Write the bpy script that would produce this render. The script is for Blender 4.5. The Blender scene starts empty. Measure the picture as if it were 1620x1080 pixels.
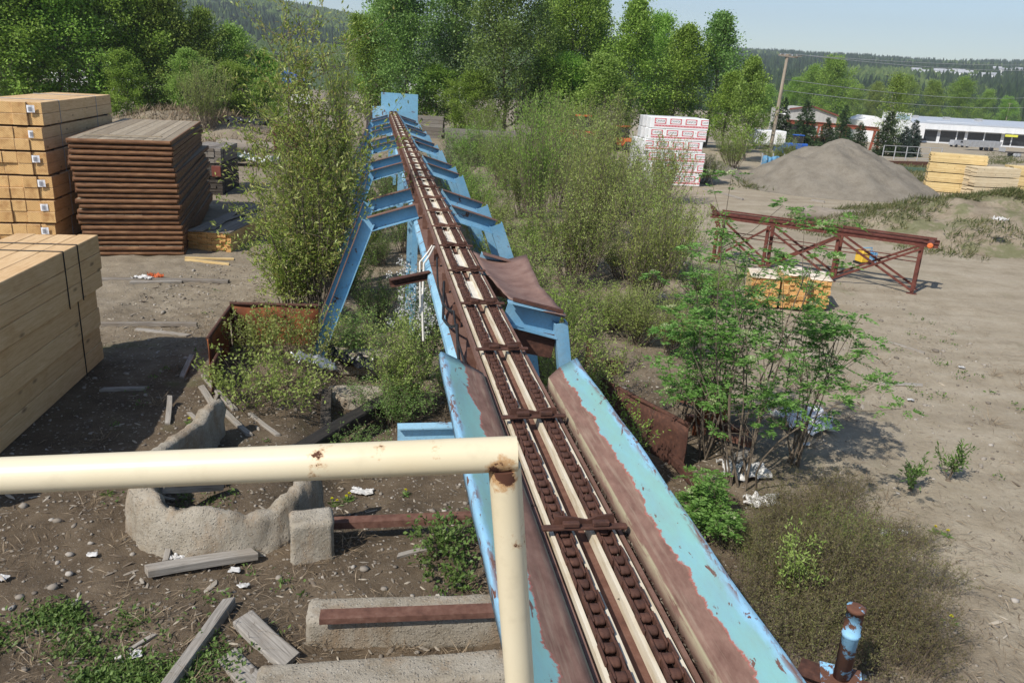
import bpy, math, random
import numpy as np
from mathutils import Vector, Matrix
SC = bpy.context.scene
COL = SC.collection
PI = math.pi
rad = math.radians
# ---------------------------------------------------------------- camera geometry (for measuring points on the site)
PITCH, ROLL, FOC, EYE = rad(18.4), rad(3.05), 1260.0, 6.0
def ray(px, py):
    x = (px-810)/FOC; y = (540-py)/FOC; z = -1.0
    x, y = x*math.cos(ROLL)-y*math.sin(ROLL), x*math.sin(ROLL)+y*math.cos(ROLL)
    a = PI/2-PITCH
    return (x, y*math.cos(a)-z*math.sin(a), y*math.sin(a)+z*math.cos(a))
def G(px, py, z=0.0):
    d = ray(px, py); t = (z-EYE)/d[2]
    return (d[0]*t, d[1]*t)
def AT(px, py, Y):
    d = ray(px, py); t = Y/d[1]
    return (d[0]*t, Y, EYE+d[2]*t)
# ---------------------------------------------------------------- noise and terrain
def _h(ix, iy, s):
    n = (ix.astype(np.int64)*374761393 + iy.astype(np.int64)*668265263 + s*1442695041) & 0x7fffffff
    n = ((n ^ (n >> 13))*1274126177) & 0x7fffffff
    return ((n ^ (n >> 16)) & 0xffff)/65535.0
def vn(x, y, s=0):
    x = np.asarray(x, float); y = np.asarray(y, float)
    ix = np.floor(x); iy = np.floor(y); fx = x-ix; fy = y-iy
    fx = fx*fx*(3-2*fx); fy = fy*fy*(3-2*fy)
    a = _h(ix, iy, s); b = _h(ix+1, iy, s); c = _h(ix, iy+1, s); d = _h(ix+1, iy+1, s)
    return (a*(1-fx)+b*fx)*(1-fy)+(c*(1-fx)+d*fx)*fy-.5
def sst(a, b, x):
    t = np.clip((x-a)/(b-a), 0, 1); return t*t*(3-2*t)
CA = math.atan(.182)                                   # heading of the conveyor
CE = (-math.sin(CA), math.cos(CA)); CN = (math.cos(CA), math.sin(CA))
C0 = (1.24, 0.0)
def conv_ds(x, y):
    return (x-C0[0])*CN[0]+(y-C0[1])*CN[1], (x-C0[0])*CE[0]+(y-C0[1])*CE[1]
def gz(x, y):
    x = np.asarray(x, float); y = np.asarray(y, float)
    near = 1-sst(20, 45, y)
    rough = .35+.65*(1-sst(3.5, 6.5, x))
    h = (.16*vn(x*.45, y*.45, 1)+.09*vn(x*1.3, y*1.3, 2)+.05*vn(x*4, y*4, 3)+.03*vn(x*10, y*10, 4))*near*rough
    h = h+.12*vn(x*.12, y*.12, 5)
    d, s = conv_ds(x, y)
    h = h-.5*(1-sst(1.6, 2.7, np.abs(d+.1)))*sst(9.5, 12, s)*(1-sst(24, 32, s))
    h = h+2.3*np.exp(-(((x+24)/9.5)**2+((y-60)/5.5)**2))*(1+.5*vn(x*.6, y*.6, 6))
    h = h-6.0*sst(78, 200, y)
    flat = (1-sst(.0, 1.5, np.abs(x+8.6)-1.4))*(1-sst(0, 1.5, np.abs(y-11)-5))
    h = h*(1-.9*flat)
    return h
def gz1(x, y): return float(gz(x, y))
def on(px, py, dz=0.0):
    """where the sight line through a pixel of the 1620-wide photograph meets the terrain"""
    d = ray(px, py); lo = 1.0; t = 1.0
    while t < 3000:
        if EYE+d[2]*t < gz1(d[0]*t, d[1]*t): break
        lo = t; t *= 1.04
    hi = t
    for _ in range(24):
        m = (lo+hi)/2
        if EYE+d[2]*m < gz1(d[0]*m, d[1]*m): hi = m
        else: lo = m
    return Vector((d[0]*hi, d[1]*hi, gz1(d[0]*hi, d[1]*hi)+dz))
# ---------------------------------------------------------------- object helpers
def tag(o, label=None, cat=None, group=None, kind=None):
    if label: o['label'] = label
    if cat: o['category'] = cat
    if group: o['group'] = group
    if kind: o['kind'] = kind
    return o
def thing(name, label, cat, loc=(0,0,0), rz=0.0, group=None):
    o = bpy.data.objects.new(name, None); COL.objects.link(o)
    o.empty_display_size = .2
    o.location = loc; o.rotation_euler = (0, 0, rz)
    return tag(o, label, cat, group)
def link(name, me, parent=None):
    o = bpy.data.objects.new(name, me); COL.objects.link(o)
    if parent is not None: o.parent = parent
    return o
def copy_tree(o, parent=None):
    c = o.copy(); COL.objects.link(c)
    if parent is not None: c.parent = parent
    for ch in list(o.children): copy_tree(ch, c)
    return c
def npmesh(name, V, F, mats, smooth=False, midx=None, uv=None):
    V = np.asarray(V, np.float32); F = np.asarray(F, np.int32)
    me = bpy.data.meshes.new(name); k = F.shape[1]
    me.vertices.add(len(V)); me.vertices.foreach_set('co', V.ravel())
    me.loops.add(F.size); me.loops.foreach_set('vertex_index', F.ravel())
    me.polygons.add(len(F)); me.polygons.foreach_set('loop_start', np.arange(0, F.size, k, dtype=np.int32))
    try: me.polygons.foreach_set('loop_total', np.full(len(F), k, np.int32))
    except Exception: pass
    for m in (mats if isinstance(mats, (list, tuple)) else [mats]): me.materials.append(m)
    if midx is not None: me.polygons.foreach_set('material_index', np.asarray(midx, np.int32))
    me.polygons.foreach_set('use_smooth', np.full(len(F), smooth, bool))
    me.update(calc_edges=True); me.validate()
    return me
class MB:
    """collects shapes, then links them as ONE mesh object"""
    def __init__(s): s.v = []; s.f = []; s.m = []; s.s = []; s.u = []
    def add(s, vs, fs, m=0, smooth=False, uvs=None, flip=False):
        b = len(s.v); s.v.extend(tuple(v) for v in vs)
        for i, f in enumerate(fs):
            s.f.append(tuple(b+k for k in f)); s.m.append(m[i] if isinstance(m, (list, tuple)) else m); s.s.append(smooth)
            s.u.append([uvs[k] for k in f] if uvs else None)
        return s
    def box(s, c, d, M=None, m=0, mend=None, mtop=None, b=0.0, ax=1):
        """bevelled-corner box: centre c, size d, rotation M; mend: material of the faces along axis ax"""
        hx, hy, hz = d[0]/2, d[1]/2, d[2]/2
        b = min(b, hx*.6, hy*.6, hz*.6)
        vs = []; fs = []; ms = []
        R = M if M is not None else Matrix.Identity(3)
        C = Vector(c)
        def P(x, y, z): vs.append(C+R@Vector((x, y, z))); return len(vs)-1
        if b <= 0:
            for x in (-hx, hx):
                for y in (-hy, hy):
                    for z in (-hz, hz): P(x, y, z)
            fs = [(0,1,3,2), (4,6,7,5), (0,4,5,1), (2,3,7,6), (0,2,6,4), (1,5,7,3)]
            ms = [m]*6
            if mend is not None:
                for k in ((2,3) if ax == 1 else (0,1)): ms[k] = mend
            if mtop is not None: ms[5] = mtop
        else:
            ids = {}
            for sx in (-1, 1):
                for sy in (-1, 1):
                    for sz in (-1, 1):
                        ids[(sx,sy,sz,0)] = P(sx*hx, sy*(hy-b), sz*(hz-b))
                        ids[(sx,sy,sz,1)] = P(sx*(hx-b), sy*hy, sz*(hz-b))
                        ids[(sx,sy,sz,2)] = P(sx*(hx-b), sy*(hy-b), sz*hz)
            def q(*k): fs.append(tuple(ids[i] for i in k))
            for t in (-1, 1):
                f = [(t,-1,-1,0), (t,1,-1,0), (t,1,1,0), (t,-1,1,0)]
                q(*(f if t > 0 else f[::-1])); ms.append(mend if (mend is not None and ax == 0) else m)
                f = [(-1,t,-1,1), (1,t,-1,1), (1,t,1,1), (-1,t,1,1)]
                q(*(f[::-1] if t > 0 else f)); ms.append(mend if (mend is not None and ax == 1) else m)
                f = [(-1,-1,t,2), (1,-1,t,2), (1,1,t,2), (-1,1,t,2)]
                q(*(f if t > 0 else f[::-1])); ms.append(mtop if (mtop is not None and t > 0) else m)
            for a in (-1, 1):
                for c2 in (-1, 1):
                    f = [(a,c2,-1,0), (a,c2,-1,1), (a,c2,1,1), (a,c2,1,0)]; q(*(f if a*c2 > 0 else f[::-1])); ms.append(m)
                    f = [(a,-1,c2,0), (a,1,c2,0), (a,1,c2,2), (a,-1,c2,2)]; q(*(f if a*c2 > 0 else f[::-1])); ms.append(m)
                    f = [(-1,a,c2,1), (-1,a,c2,2), (1,a,c2,2), (1,a,c2,1)]; q(*(f if a*c2 > 0 else f[::-1])); ms.append(m)
                    for e in (-1, 1):
                        f = [(a,c2,e,0), (a,c2,e,1), (a,c2,e,2)]; q(*(f if a*c2*e > 0 else f[::-1])); ms.append(m)
        return s.add(vs, fs, ms)
    def beam(s, p0, p1, w, h, m=0, mend=None, up=(0,0,1), b=0.0, mtop=None):
        """rectangular bar from p0 to p1, w wide, h high"""
        p0 = Vector(p0); p1 = Vector(p1); y = (p1-p0); L = y.length; y.normalize()
        x = y.cross(Vector(up))
        if x.length < 1e-5: x = y.cross(Vector((1,0,0)))
        x.normalize(); z = x.cross(y)
        M = Matrix((x, y, z)).transposed()
        return s.box((p0+p1)/2, (w, L, h), M, m, mend, mtop, b)
    def prof(s, prof, p0, p1, up=(0,0,1), m=0, ms=None, closed=True, caps=True):
        """extrude a profile [(x,z)] from p0 to p1"""
        p0 = Vector(p0); p1 = Vector(p1); y = (p1-p0).normalized()
        x = y.cross(Vector(up))
        if x.length < 1e-5: x = Vector((1,0,0))
        x.normalize(); z = x.cross(y); n = len(prof)
        vs = [p+x*a+z*c for p in (p0, p1) for a, c in prof]
        fs = []; mm = []
        for i in range(n if closed else n-1):
            j = (i+1) % n; fs.append((i, j, n+j, n+i)); mm.append(ms[i] if ms else m)
        if caps and closed:
            fs.append(tuple(range(n))[::-1]); fs.append(tuple(range(n, 2*n))); mm += [m, m]
        return s.add(vs, fs, mm)
    def channel(s, p0, p1, w, h, t=.018, up=(0,0,1), m=0, mtop=1, ibeam=False):
        """steel channel (or I-beam), material mtop on the upper flange"""
        if ibeam:
            P = [(-w/2,-h/2),(w/2,-h/2),(w/2,-h/2+t),(t/2,-h/2+t),(t/2,h/2-t),(w/2,h/2-t),(w/2,h/2),(-w/2,h/2),(-w/2,h/2-t),(-t/2,h/2-t),(-t/2,-h/2+t),(-w/2,-h/2+t)]
            M = [m]*12; M[6] = mtop
        else:
            P = [(-w/2,-h/2),(w/2,-h/2),(w/2,-h/2+t),(-w/2+t,-h/2+t),(-w/2+t,h/2-t),(w/2,h/2-t),(w/2,h/2),(-w/2,h/2)]
            M = [m]*8; M[6] = mtop; M[2] = m
        return s.prof(P, p0, p1, up, m, M)
    def tube(s, pts, r, n=6, m=0, caps=True):
        pts = [Vector(p) for p in pts]; k = len(pts)
        rs = r if isinstance(r, (list, tuple)) else [r]*k
        vs = []; fs = []; x = None
        for i, p in enumerate(pts):
            t = (pts[min(i+1, k-1)]-pts[max(i-1, 0)])
            if t.length < 1e-9: t = Vector((0,0,1))
            t.normalize()
            if x is None: x = t.cross(Vector((0,0,1)) if abs(t.z) < .9 else Vector((1,0,0)))
            x = x-t*x.dot(t)
            if x.length < 1e-6: x = t.orthogonal()
            x.normalize(); y = t.cross(x)
            for j in range(n):
                a = 2*PI*j/n; vs.append(p+(x*math.cos(a)+y*math.sin(a))*rs[i])
        for i in range(k-1):
            for j in range(n):
                j2 = (j+1) % n; fs.append((i*n+j, i*n+j2, (i+1)*n+j2, (i+1)*n+j))
        s.add(vs, fs, m, True)
        if caps and n > 3:
            s.add(vs[:n], [tuple(range(n))[::-1]], m); s.add(vs[-n:], [tuple(range(n))], m)
        return s
    def lathe(s, c, prof, n=16, m=0, R=None):
        C = Vector(c); vs = []; fs = []
        R = R if R is not None else Matrix.Identity(3)
        for r, z in prof:
            for j in range(n):
                a = 2*PI*j/n; vs.append(C+R@Vector((r*math.cos(a), r*math.sin(a), z)))
        for i in range(len(prof)-1):
            for j in range(n):
                j2 = (j+1) % n; fs.append((i*n+j, i*n+j2, (i+1)*n+j2, (i+1)*n+j))
        fs.append(tuple(range(n))[::-1]); k = (len(prof)-1)*n; fs.append(tuple(range(k, k+n)))
        return s.add(vs, fs, m, n > 8)
    def build(s, name, mats, parent=None, loc=None):
        me = bpy.data.meshes.new(name)
        me.from_pydata([tuple(v) for v in s.v], [], s.f)
        for mm in (mats if isinstance(mats, (list, tuple)) else [mats]): me.materials.append(mm)
        me.polygons.foreach_set('material_index', s.m); me.polygons.foreach_set('use_smooth', s.s)
        if any(u for u in s.u):
            lay = me.uv_layers.new(name='UVMap'); k = 0
            for u, f in zip(s.u, s.f):
                for i in range(len(f)):
                    lay.data[k].uv = u[i] if u else (0, 0); k += 1
        me.update()
        o = link(name, me, parent)
        if loc is not None: o.location = loc
        return o
def Rz(a): return Matrix.Rotation(a, 3, 'Z')
def Rx(a): return Matrix.Rotation(a, 3, 'X')
def Ry(a): return Matrix.Rotation(a, 3, 'Y')
# ---------------------------------------------------------------- materials
class NT:
    def __init__(s, name):
        s.mat = bpy.data.materials.new(name); s.mat.use_nodes = True
        s.t = s.mat.node_tree; s.n = s.t.nodes; s.n.clear()
        s.out = s.n.new('ShaderNodeOutputMaterial')
    def N(s, typ, **kw):
        o = s.n.new(typ)
        for k, v in kw.items(): setattr(o, k, v)
        return o
    def L(s, a, b): s.t.links.new(a, b)
    def setin(s, node, key, val):
        if isinstance(val, bpy.types.NodeSocket): s.L(val, node.inputs[key])
        else: node.inputs[key].default_value = val
    def math(s, op, a, b=0.0, clamp=False):
        n = s.N('ShaderNodeMath', operation=op); n.use_clamp = clamp
        s.setin(n, 0, a); s.setin(n, 1, b); return n.outputs[0]
    def mix(s, f, a, b, mode='MIX'):
        n = s.N('ShaderNodeMix', data_type='RGBA', blend_type=mode)
        s.setin(n, 0, f)
        s.setin(n, 6, a if isinstance(a, bpy.types.NodeSocket) else (*a, 1)[:4]); s.setin(n, 7, b if isinstance(b, bpy.types.NodeSocket) else (*b, 1)[:4])
        return n.outputs[2]
    def coord(s, kind='Object', stretch=(1,1,1), vary=True):
        if kind == 'Position': v = s.N('ShaderNodeNewGeometry').outputs['Position']
        else: v = s.N('ShaderNodeTexCoord').outputs[kind]
        if vary and kind == 'Object':
            r = s.N('ShaderNodeObjectInfo').outputs['Random']
            a = s.N('ShaderNodeVectorMath', operation='ADD'); s.L(v, a.inputs[0])
            m = s.math('MULTIPLY', r, 37.0); s.L(m, a.inputs[1]); v = a.outputs[0]
        mp = s.N('ShaderNodeMapping'); s.L(v, mp.inputs[0]); mp.inputs['Scale'].default_value = stretch
        return mp.outputs[0]
    def noise(s, v, scale, detail=5, rough=.6, dist=0.0):
        n = s.N('ShaderNodeTexNoise'); s.L(v, n.inputs['Vector'])
        n.inputs['Scale'].default_value = scale; n.inputs['Detail'].default_value = detail
        n.inputs['Roughness'].default_value = rough; n.inputs['Distortion'].default_value = dist
        return n.outputs[0]
    def voro(s, v, scale, out='Distance', feat='F1'):
        n = s.N('ShaderNodeTexVoronoi', feature=feat); s.L(v, n.inputs['Vector']); n.inputs['Scale'].default_value = scale
        return n.outputs[out]
    def ramp(s, f, stops, interp='LINEAR'):
        n = s.N('ShaderNodeValToRGB'); n.color_ramp.interpolation = interp
        s.L(f, n.inputs[0]); e = n.color_ramp.elements
        while len(e) < len(stops): e.new(.5)
        for k, (p, c) in enumerate(stops):
            e[k].position = p; e[k].color = (*c, 1) if isinstance(c, tuple) else (c, c, c, 1)
        return n.outputs[0]
    def step(s, f, a, b):
        return s.ramp(f, [(a, 0.0), (b, 1.0)]) if a < b else s.ramp(f, [(b, 1.0), (a, 0.0)])
    def finish(s, col, rough=.7, bump=None, bstr=.4, bdist=.02, metal=0.0, spec=.35, trans=0.0):
        p = s.N('ShaderNodeBsdfPrincipled'); s.setin(p, 'Base Color', col if isinstance(col, bpy.types.NodeSocket) else (*col, 1))
        s.setin(p, 'Roughness', rough); s.setin(p, 'Metallic', metal); s.setin(p, 'Specular IOR Level', spec)
        if bump is not None:
            b = s.N('ShaderNodeBump'); b.inputs['Strength'].default_value = bstr; b.inputs['Distance'].default_value = bdist
            s.L(bump, b.inputs['Height']); s.L(b.outputs[0], p.inputs['Normal'])
        o = p.outputs[0]
        if trans > 0:
            t = s.N('ShaderNodeBsdfTranslucent'); s.setin(t, 'Color', col if isinstance(col, bpy.types.NodeSocket) else (*col, 1))
            m = s.N('ShaderNodeMixShader'); m.inputs[0].default_value = trans
            s.L(o, m.inputs[1]); s.L(t.outputs[0], m.inputs[2]); o = m.outputs[0]
        s.L(o, s.out.inputs['Surface'])
        return s.mat
def simple(name, stops, scale=6, detail=6, rough=.75, bstr=.35, bdist=.01, stretch=(1,1,1), spec=.3, island=0.0, metal=0.0):
    t = NT(name); v = t.coord('Object', stretch); f = t.noise(v, scale, detail, .65)
    c = t.ramp(f, stops)
    if island:
        r = t.N('ShaderNodeNewGeometry').outputs['Random Per Island']
        c = t.mix(t.math('MULTIPLY', r, island), c, t.mix(1.0, c, (.45,.4,.36), 'MULTIPLY'))
    return t.finish(c, rough, f, bstr, bdist, metal, spec)
def paint_rust(name, paint, rust=(.09,.042,.028), rust2=(.17,.075,.045), lo=.56, hi=.60, scale=5, rough=.5, stretch=(1,1,1), light=None):
    t = NT(name); v = t.coord('Object', stretch)
    a = t.noise(v, scale, 10, .72, .3); b = t.noise(v, scale*8, 5, .6); d = t.noise(v, scale*.35, 3)
    p = t.mix(t.step(d, .4, .6), paint, light or tuple(min(1, x*1.25) for x in paint))
    p = t.mix(t.math('MULTIPLY', t.step(b, .45, .75), .25), p, (.16,.13,.1))
    r = t.mix(b, rust, rust2)
    m = t.step(a, lo, hi)
    return t.finish(t.mix(m, p, r), t.ramp(m, [(0, rough), (1, .9)]), t.math('SUBTRACT', b, m), .25, .006)
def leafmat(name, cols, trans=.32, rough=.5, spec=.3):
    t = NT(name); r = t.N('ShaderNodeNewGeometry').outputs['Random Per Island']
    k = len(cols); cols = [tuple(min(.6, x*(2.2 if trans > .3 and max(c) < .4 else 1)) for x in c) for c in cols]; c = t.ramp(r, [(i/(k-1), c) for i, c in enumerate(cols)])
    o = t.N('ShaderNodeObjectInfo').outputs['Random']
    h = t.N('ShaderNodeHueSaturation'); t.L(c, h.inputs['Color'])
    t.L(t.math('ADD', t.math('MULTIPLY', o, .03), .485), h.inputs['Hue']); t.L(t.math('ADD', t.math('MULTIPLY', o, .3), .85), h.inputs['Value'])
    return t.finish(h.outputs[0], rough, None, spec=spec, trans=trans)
M = {}
M['rust'] = simple('rust', [(.25,(.075,.036,.026)), (.5,(.14,.068,.048)), (.75,(.2,.115,.085))], 9, 8, .85, .5, .006)
M['rust_dark'] = simple('rust_dark', [(.25,(.035,.018,.014)), (.55,(.085,.038,.026)), (.8,(.15,.07,.045))], 14, 8, .8, .6, .006)
M['rust_orange'] = simple('rust_orange', [(.3,(.06,.022,.014)), (.52,(.17,.055,.022)), (.72,(.3,.1,.035))], 3, 8, .85, .4, .006)
M['rust_flange'] = paint_rust('rust_flange', (.15,.085,.066), (.09,.045,.034), (.2,.11,.08), .5, .56, 4, .8)
M['blue'] = paint_rust('blue', (.14,.325,.49), lo=.615, hi=.645, scale=3.5, light=(.21,.4,.55))
M['blue_pale'] = paint_rust('blue_pale', (.21,.41,.56), lo=.57, hi=.61, scale=5, light=(.3,.52,.66))
M['redprimer'] = paint_rust('redprimer', (.15,.042,.03), lo=.62, hi=.7, scale=6, rough=.6)
M['cream'] = None
M['galv'] = simple('galv', [(.3,(.28,.29,.3)), (.7,(.42,.43,.44))], 8, 4, .45, .1)
M['black'] = simple('black', [(.3,(.012,.012,.013)), (.7,(.03,.03,.032))], 8, 4, .45, .2)
M['white'] = simple('white', [(.3,(.7,.7,.7)), (.7,(.82,.82,.81))], 4, 5, .55, .1)
M['whitecable'] = simple('whitecable', [(.3,(.6,.58,.52)), (.7,(.75,.73,.68))], 8, 4, .5, .05)
M['glass'] = simple('glass', [(.3,(.02,.025,.03)), (.7,(.04,.045,.05))], 2, 2, .1, .0, spec=.6)
M['red'] = simple('red', [(.3,(.5,.09,.11)), (.7,(.62,.13,.15))], 6, 3, .6, .05)
M['ink'] = simple('ink', [(.3,(.05,.04,.04)), (.7,(.08,.06,.06))], 6, 3, .6, .05)
def wood(name, c0, c1, c2, knots=True, stretch=(14,.9,14), scale=1.6, rough=.75, isl=.6, dark=(.35,.3,.26)):
    t = NT(name); v = t.coord('Object', stretch); r = t.N('ShaderNodeNewGeometry').outputs['Random Per Island']
    vv = t.N('ShaderNodeVectorMath', operation='ADD'); t.L(v, vv.inputs[0]); t.L(t.math('MULTIPLY', r, 91.0), vv.inputs[1])
    f = t.noise(vv.outputs[0], scale, 8, .68, 1.2)
    c = t.ramp(f, [(.28, c0), (.5, c1), (.74, c2)])
    p = t.coord('Object', (1,1,1)); g = t.noise(p, 1.7, 6, .7)
    c = t.mix(t.math('MULTIPLY', t.step(g, .5, .75), .55), c, t.mix(1.0, c, (.78,.66,.52), 'MULTIPLY'))
    if knots:
        k = t.voro(t.coord('Object', (3.3,1.3,3.3)), 1.0); km = t.math('MULTIPLY', t.step(k, .16, .06), .7)
        c = t.mix(km, c, tuple(x*.28 for x in c0))
    c = t.mix(t.math('MULTIPLY', r, isl), c, t.mix(1.0, c, dark, 'MULTIPLY'))
    return t.finish(c, rough, f, .3, .004)
M['timber'] = wood('timber', (.5,.32,.155), (.64,.44,.235), (.74,.55,.33), isl=.3, dark=(.72,.6,.46))
M['greywood'] = wood('greywood', (.13,.115,.1), (.25,.225,.195), (.37,.34,.3), False, isl=.6)
M['greyplank'] = wood('greyplank', (.16,.14,.12), (.29,.255,.21), (.38,.34,.29), False, isl=.5)
M['oldwood'] = wood('oldwood', (.035,.03,.026), (.075,.065,.055), (.13,.115,.1), False, isl=.6)
M['yellowwood'] = wood('yellowwood', (.5,.35,.14), (.66,.48,.22), (.76,.6,.34), True, isl=.3)
M['palewood'] = wood('palewood', (.5,.38,.22), (.63,.5,.31), (.74,.62,.42), True, isl=.3)
M['matwood'] = wood('matwood', (.24,.2,.14), (.36,.3,.215), (.45,.39,.29), False, isl=.5)
def endgrain(name, c0, c1, dark):
    t = NT(name); v = t.coord('Object', (1,1,1)); r = t.N('ShaderNodeNewGeometry').outputs['Random Per Island']
    vv = t.N('ShaderNodeVectorMath', operation='ADD'); t.L(v, vv.inputs[0]); t.L(t.math('MULTIPLY', r, 53.0), vv.inputs[1])
    w = t.N('ShaderNodeTexWave', wave_type='RINGS', rings_direction='Y'); t.L(vv.outputs[0], w.inputs['Vector'])
    w.inputs['Scale'].default_value = 6; w.inputs['Distortion'].default_value = 2.5; w.inputs['Detail'].default_value = 3
    n = t.noise(vv.outputs[0], 3.2, 6, .65)
    c = t.mix(w.outputs[1], c0, c1); c = t.mix(t.math('MULTIPLY', t.step(n, .46, .72), .85), c, dark)
    c = t.mix(t.math('MULTIPLY', r, .5), c, t.mix(1.0, c, (.7,.6,.5), 'MULTIPLY'))
    return t.finish(c, .8, n, .2, .004)
M['endgrain'] = endgrain('endgrain', (.62,.38,.15), (.74,.5,.23), (.34,.16,.055))
M['endorange'] = endgrain('endorange', (.55,.3,.1), (.66,.4,.16), (.38,.17,.05))
M['matedge'] = simple('matedge', [(.25,(.07,.032,.015)), (.5,(.16,.075,.034)), (.8,(.3,.165,.08))], 3, 8, .7, .4, .006, (1,2,5))
def concrete():
    t = NT('concrete'); v = t.coord('Object'); a = t.noise(v, 2.2, 8, .7); b = t.noise(v, 26, 7, .8); k = t.voro(v, 30); kc = t.voro(v, 30, 'Color')
    c = t.ramp(a, [(.3,(.25,.205,.145)), (.48,(.375,.33,.26)), (.7,(.48,.435,.36))])
    st = t.noise(t.coord('Object', (1,1,.35)), 1.8, 6, .7); c = t.mix(t.math('MULTIPLY', t.step(st, .5, .64), .6), c, (.3,.2,.115))
    hs = t.N('ShaderNodeSeparateColor'); t.L(kc, hs.inputs[0]); sel = t.step(hs.outputs[0], .5, .56); ag = t.math('MULTIPLY', t.step(k, .42, .3), sel)
    c = t.mix(t.math('MULTIPLY', ag, .55), c, t.ramp(hs.outputs[1], [(0,(.2,.17,.13)), (.5,(.4,.36,.3)), (1,(.62,.58,.5))]))
    c = t.mix(t.math('MULTIPLY', t.step(b, .53, .66), .6), c, (.16,.13,.1))
    return t.finish(c, .95, t.math('ADD', t.math('ADD', t.math('MULTIPLY', a, .6), b), t.math('MULTIPLY', ag, .5)), .9, .035)
M['concrete'] = concrete()
def cream():
    t = NT('cream'); v = t.coord('Object', vary=False)
    a = t.noise(v, 9, 9, .7, .2); b = t.noise(v, 30, 4); c = t.noise(v, 2.5, 3)
    p = t.ramp(c, [(.35,(.64,.55,.37)), (.65,(.7,.62,.45))])
    p = t.mix(t.math('MULTIPLY', t.step(b, .55, .8), .18), p, (.3,.24,.15))
    halo = t.step(a, .62, .67); core = t.step(a, .655, .665)
    # the weld at the corner has rusted through
    uv = t.N('ShaderNodeTexCoord').outputs['UV']; sx = t.N('ShaderNodeSeparateXYZ'); t.L(uv, sx.inputs[0])
    w = t.math('ADD', sx.outputs[0], t.math('MULTIPLY', t.math('SUBTRACT', t.noise(v, 26, 6, .7), .5), 1.5))
    halo = t.math('MAXIMUM', halo, t.step(w, .42, .6)); core = t.math('MAXIMUM', core, t.step(w, .62, .68))
    p = t.mix(t.math('MULTIPLY', halo, .75), p, (.42,.2,.06)); p = t.mix(core, p, t.mix(b, (.05,.02,.014), (.13,.05,.025)))
    return t.finish(p, t.ramp(core, [(0,.38),(1,.9)]), t.math('SUBTRACT', t.math('MULTIPLY', b, .3), core), .3, .002, spec=.4)
M['cream'] = cream()
def boardmat():
    """trough plate: bare rust on the inside, teal paint outside with a ragged red primer edge; U runs across the plate"""
    t = NT('trough_paint'); v = t.coord('Object', vary=False); uv = t.N('ShaderNodeTexCoord').outputs['UV']
    sx = t.N('ShaderNodeSeparateXYZ'); t.L(uv, sx.inputs[0]); u = sx.outputs[0]
    n = t.noise(v, 2.0, 8, .7, .3); n2 = t.noise(v, 11, 8, .7); n3 = t.noise(t.coord('Object', (1,.3,1), False), 3.5, 6, .65)
    e = t.math('ADD', u, t.math('MULTIPLY', t.math('SUBTRACT', n, .5), .55))
    e = t.math('ADD', e, t.math('MULTIPLY', t.math('SUBTRACT', n2, .5), .11))
    rust = t.ramp(t.noise(t.coord('Object', (1.5,.6,1.5), False), 7, 8, .7), [(.3,(.12,.062,.046)), (.55,(.2,.115,.088)), (.8,(.27,.175,.13))])
    teal = t.mix(t.step(n3, .42, .62), (.2,.4,.375), (.19,.38,.42))
    lightb = t.mix(n2, (.2,.42,.6), (.28,.5,.66))
    ee = t.math('ADD', u, t.math('MULTIPLY', t.math('SUBTRACT', n3, .5), .7))
    p = t.mix(t.step(ee, .8, .9), teal, lightb)
    ch = t.noise(t.coord('Object', (2.6,.8,2.6), False), 7, 7, .62, .6)
    edge = t.math('ADD', ch, t.math('MULTIPLY', t.step(u, .7, 1.0), .06))
    p = t.mix(t.step(edge, .635, .65), p, (.13,.06,.045))
    fold = t.math('SUBTRACT', 1.0, t.math('ABSOLUTE', t.math('MULTIPLY', t.math('SUBTRACT', u, .9), 14.0)), True)
    wear = t.noise(t.coord('Object', (6,1.1,6), False), 3, 7, .7, .4)
    p = t.mix(t.math('MULTIPLY', fold, t.step(wear, .5, .56)), p, (.16,.075,.055))
    fine = t.noise(t.coord('Object', (2.2,1.0,2.2), False), 22, 6, .7); p = t.mix(t.step(fine, .66, .69), p, (.15,.07,.05))
    grime = t.noise(t.coord('Object', (1,.25,1), False), 9, 6, .7); p = t.mix(t.math('MULTIPLY', t.step(grime, .42, .7), .3), p, (.2,.2,.17))
    sk = t.noise(t.coord('Object', (9,.5,9), False), 4, 5, .65); rust = t.mix(t.math('MULTIPLY', t.step(sk, .5, .68), .5), rust, (.3,.23,.17))
    inner = t.math('SUBTRACT', 1.0, t.math('ABSOLUTE', t.math('MULTIPLY', t.math('SUBTRACT', u, .055), 30.0)), True)
    rust = t.mix(t.math('MULTIPLY', inner, t.step(wear, .38, .5)), rust, (.34,.31,.2))
    c = t.mix(t.step(e, .455, .475), rust, (.33,.115,.09)); c = t.mix(t.step(e, .478, .5), c, p)
    return t.finish(c, t.ramp(t.step(e, .455, .5), [(0,.85),(1,.42)]), n2, .2, .004)
M['trough'] = boardmat()
M['tarpaulin'] = simple('tarpaulin', [(.3,(.55,.56,.58)), (.7,(.8,.8,.8))], 5, 4, .4, .3)
M['bark'] = simple('bark', [(.3,(.07,.06,.05)), (.6,(.16,.14,.115)), (.8,(.26,.24,.2))], 7, 5, .9, .4, .02, (1,1,.3))
M['twig'] = simple('twig', [(.3,(.09,.07,.05)), (.7,(.2,.16,.12))], 10, 3, .85, .2)
M['straw'] = None
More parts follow.
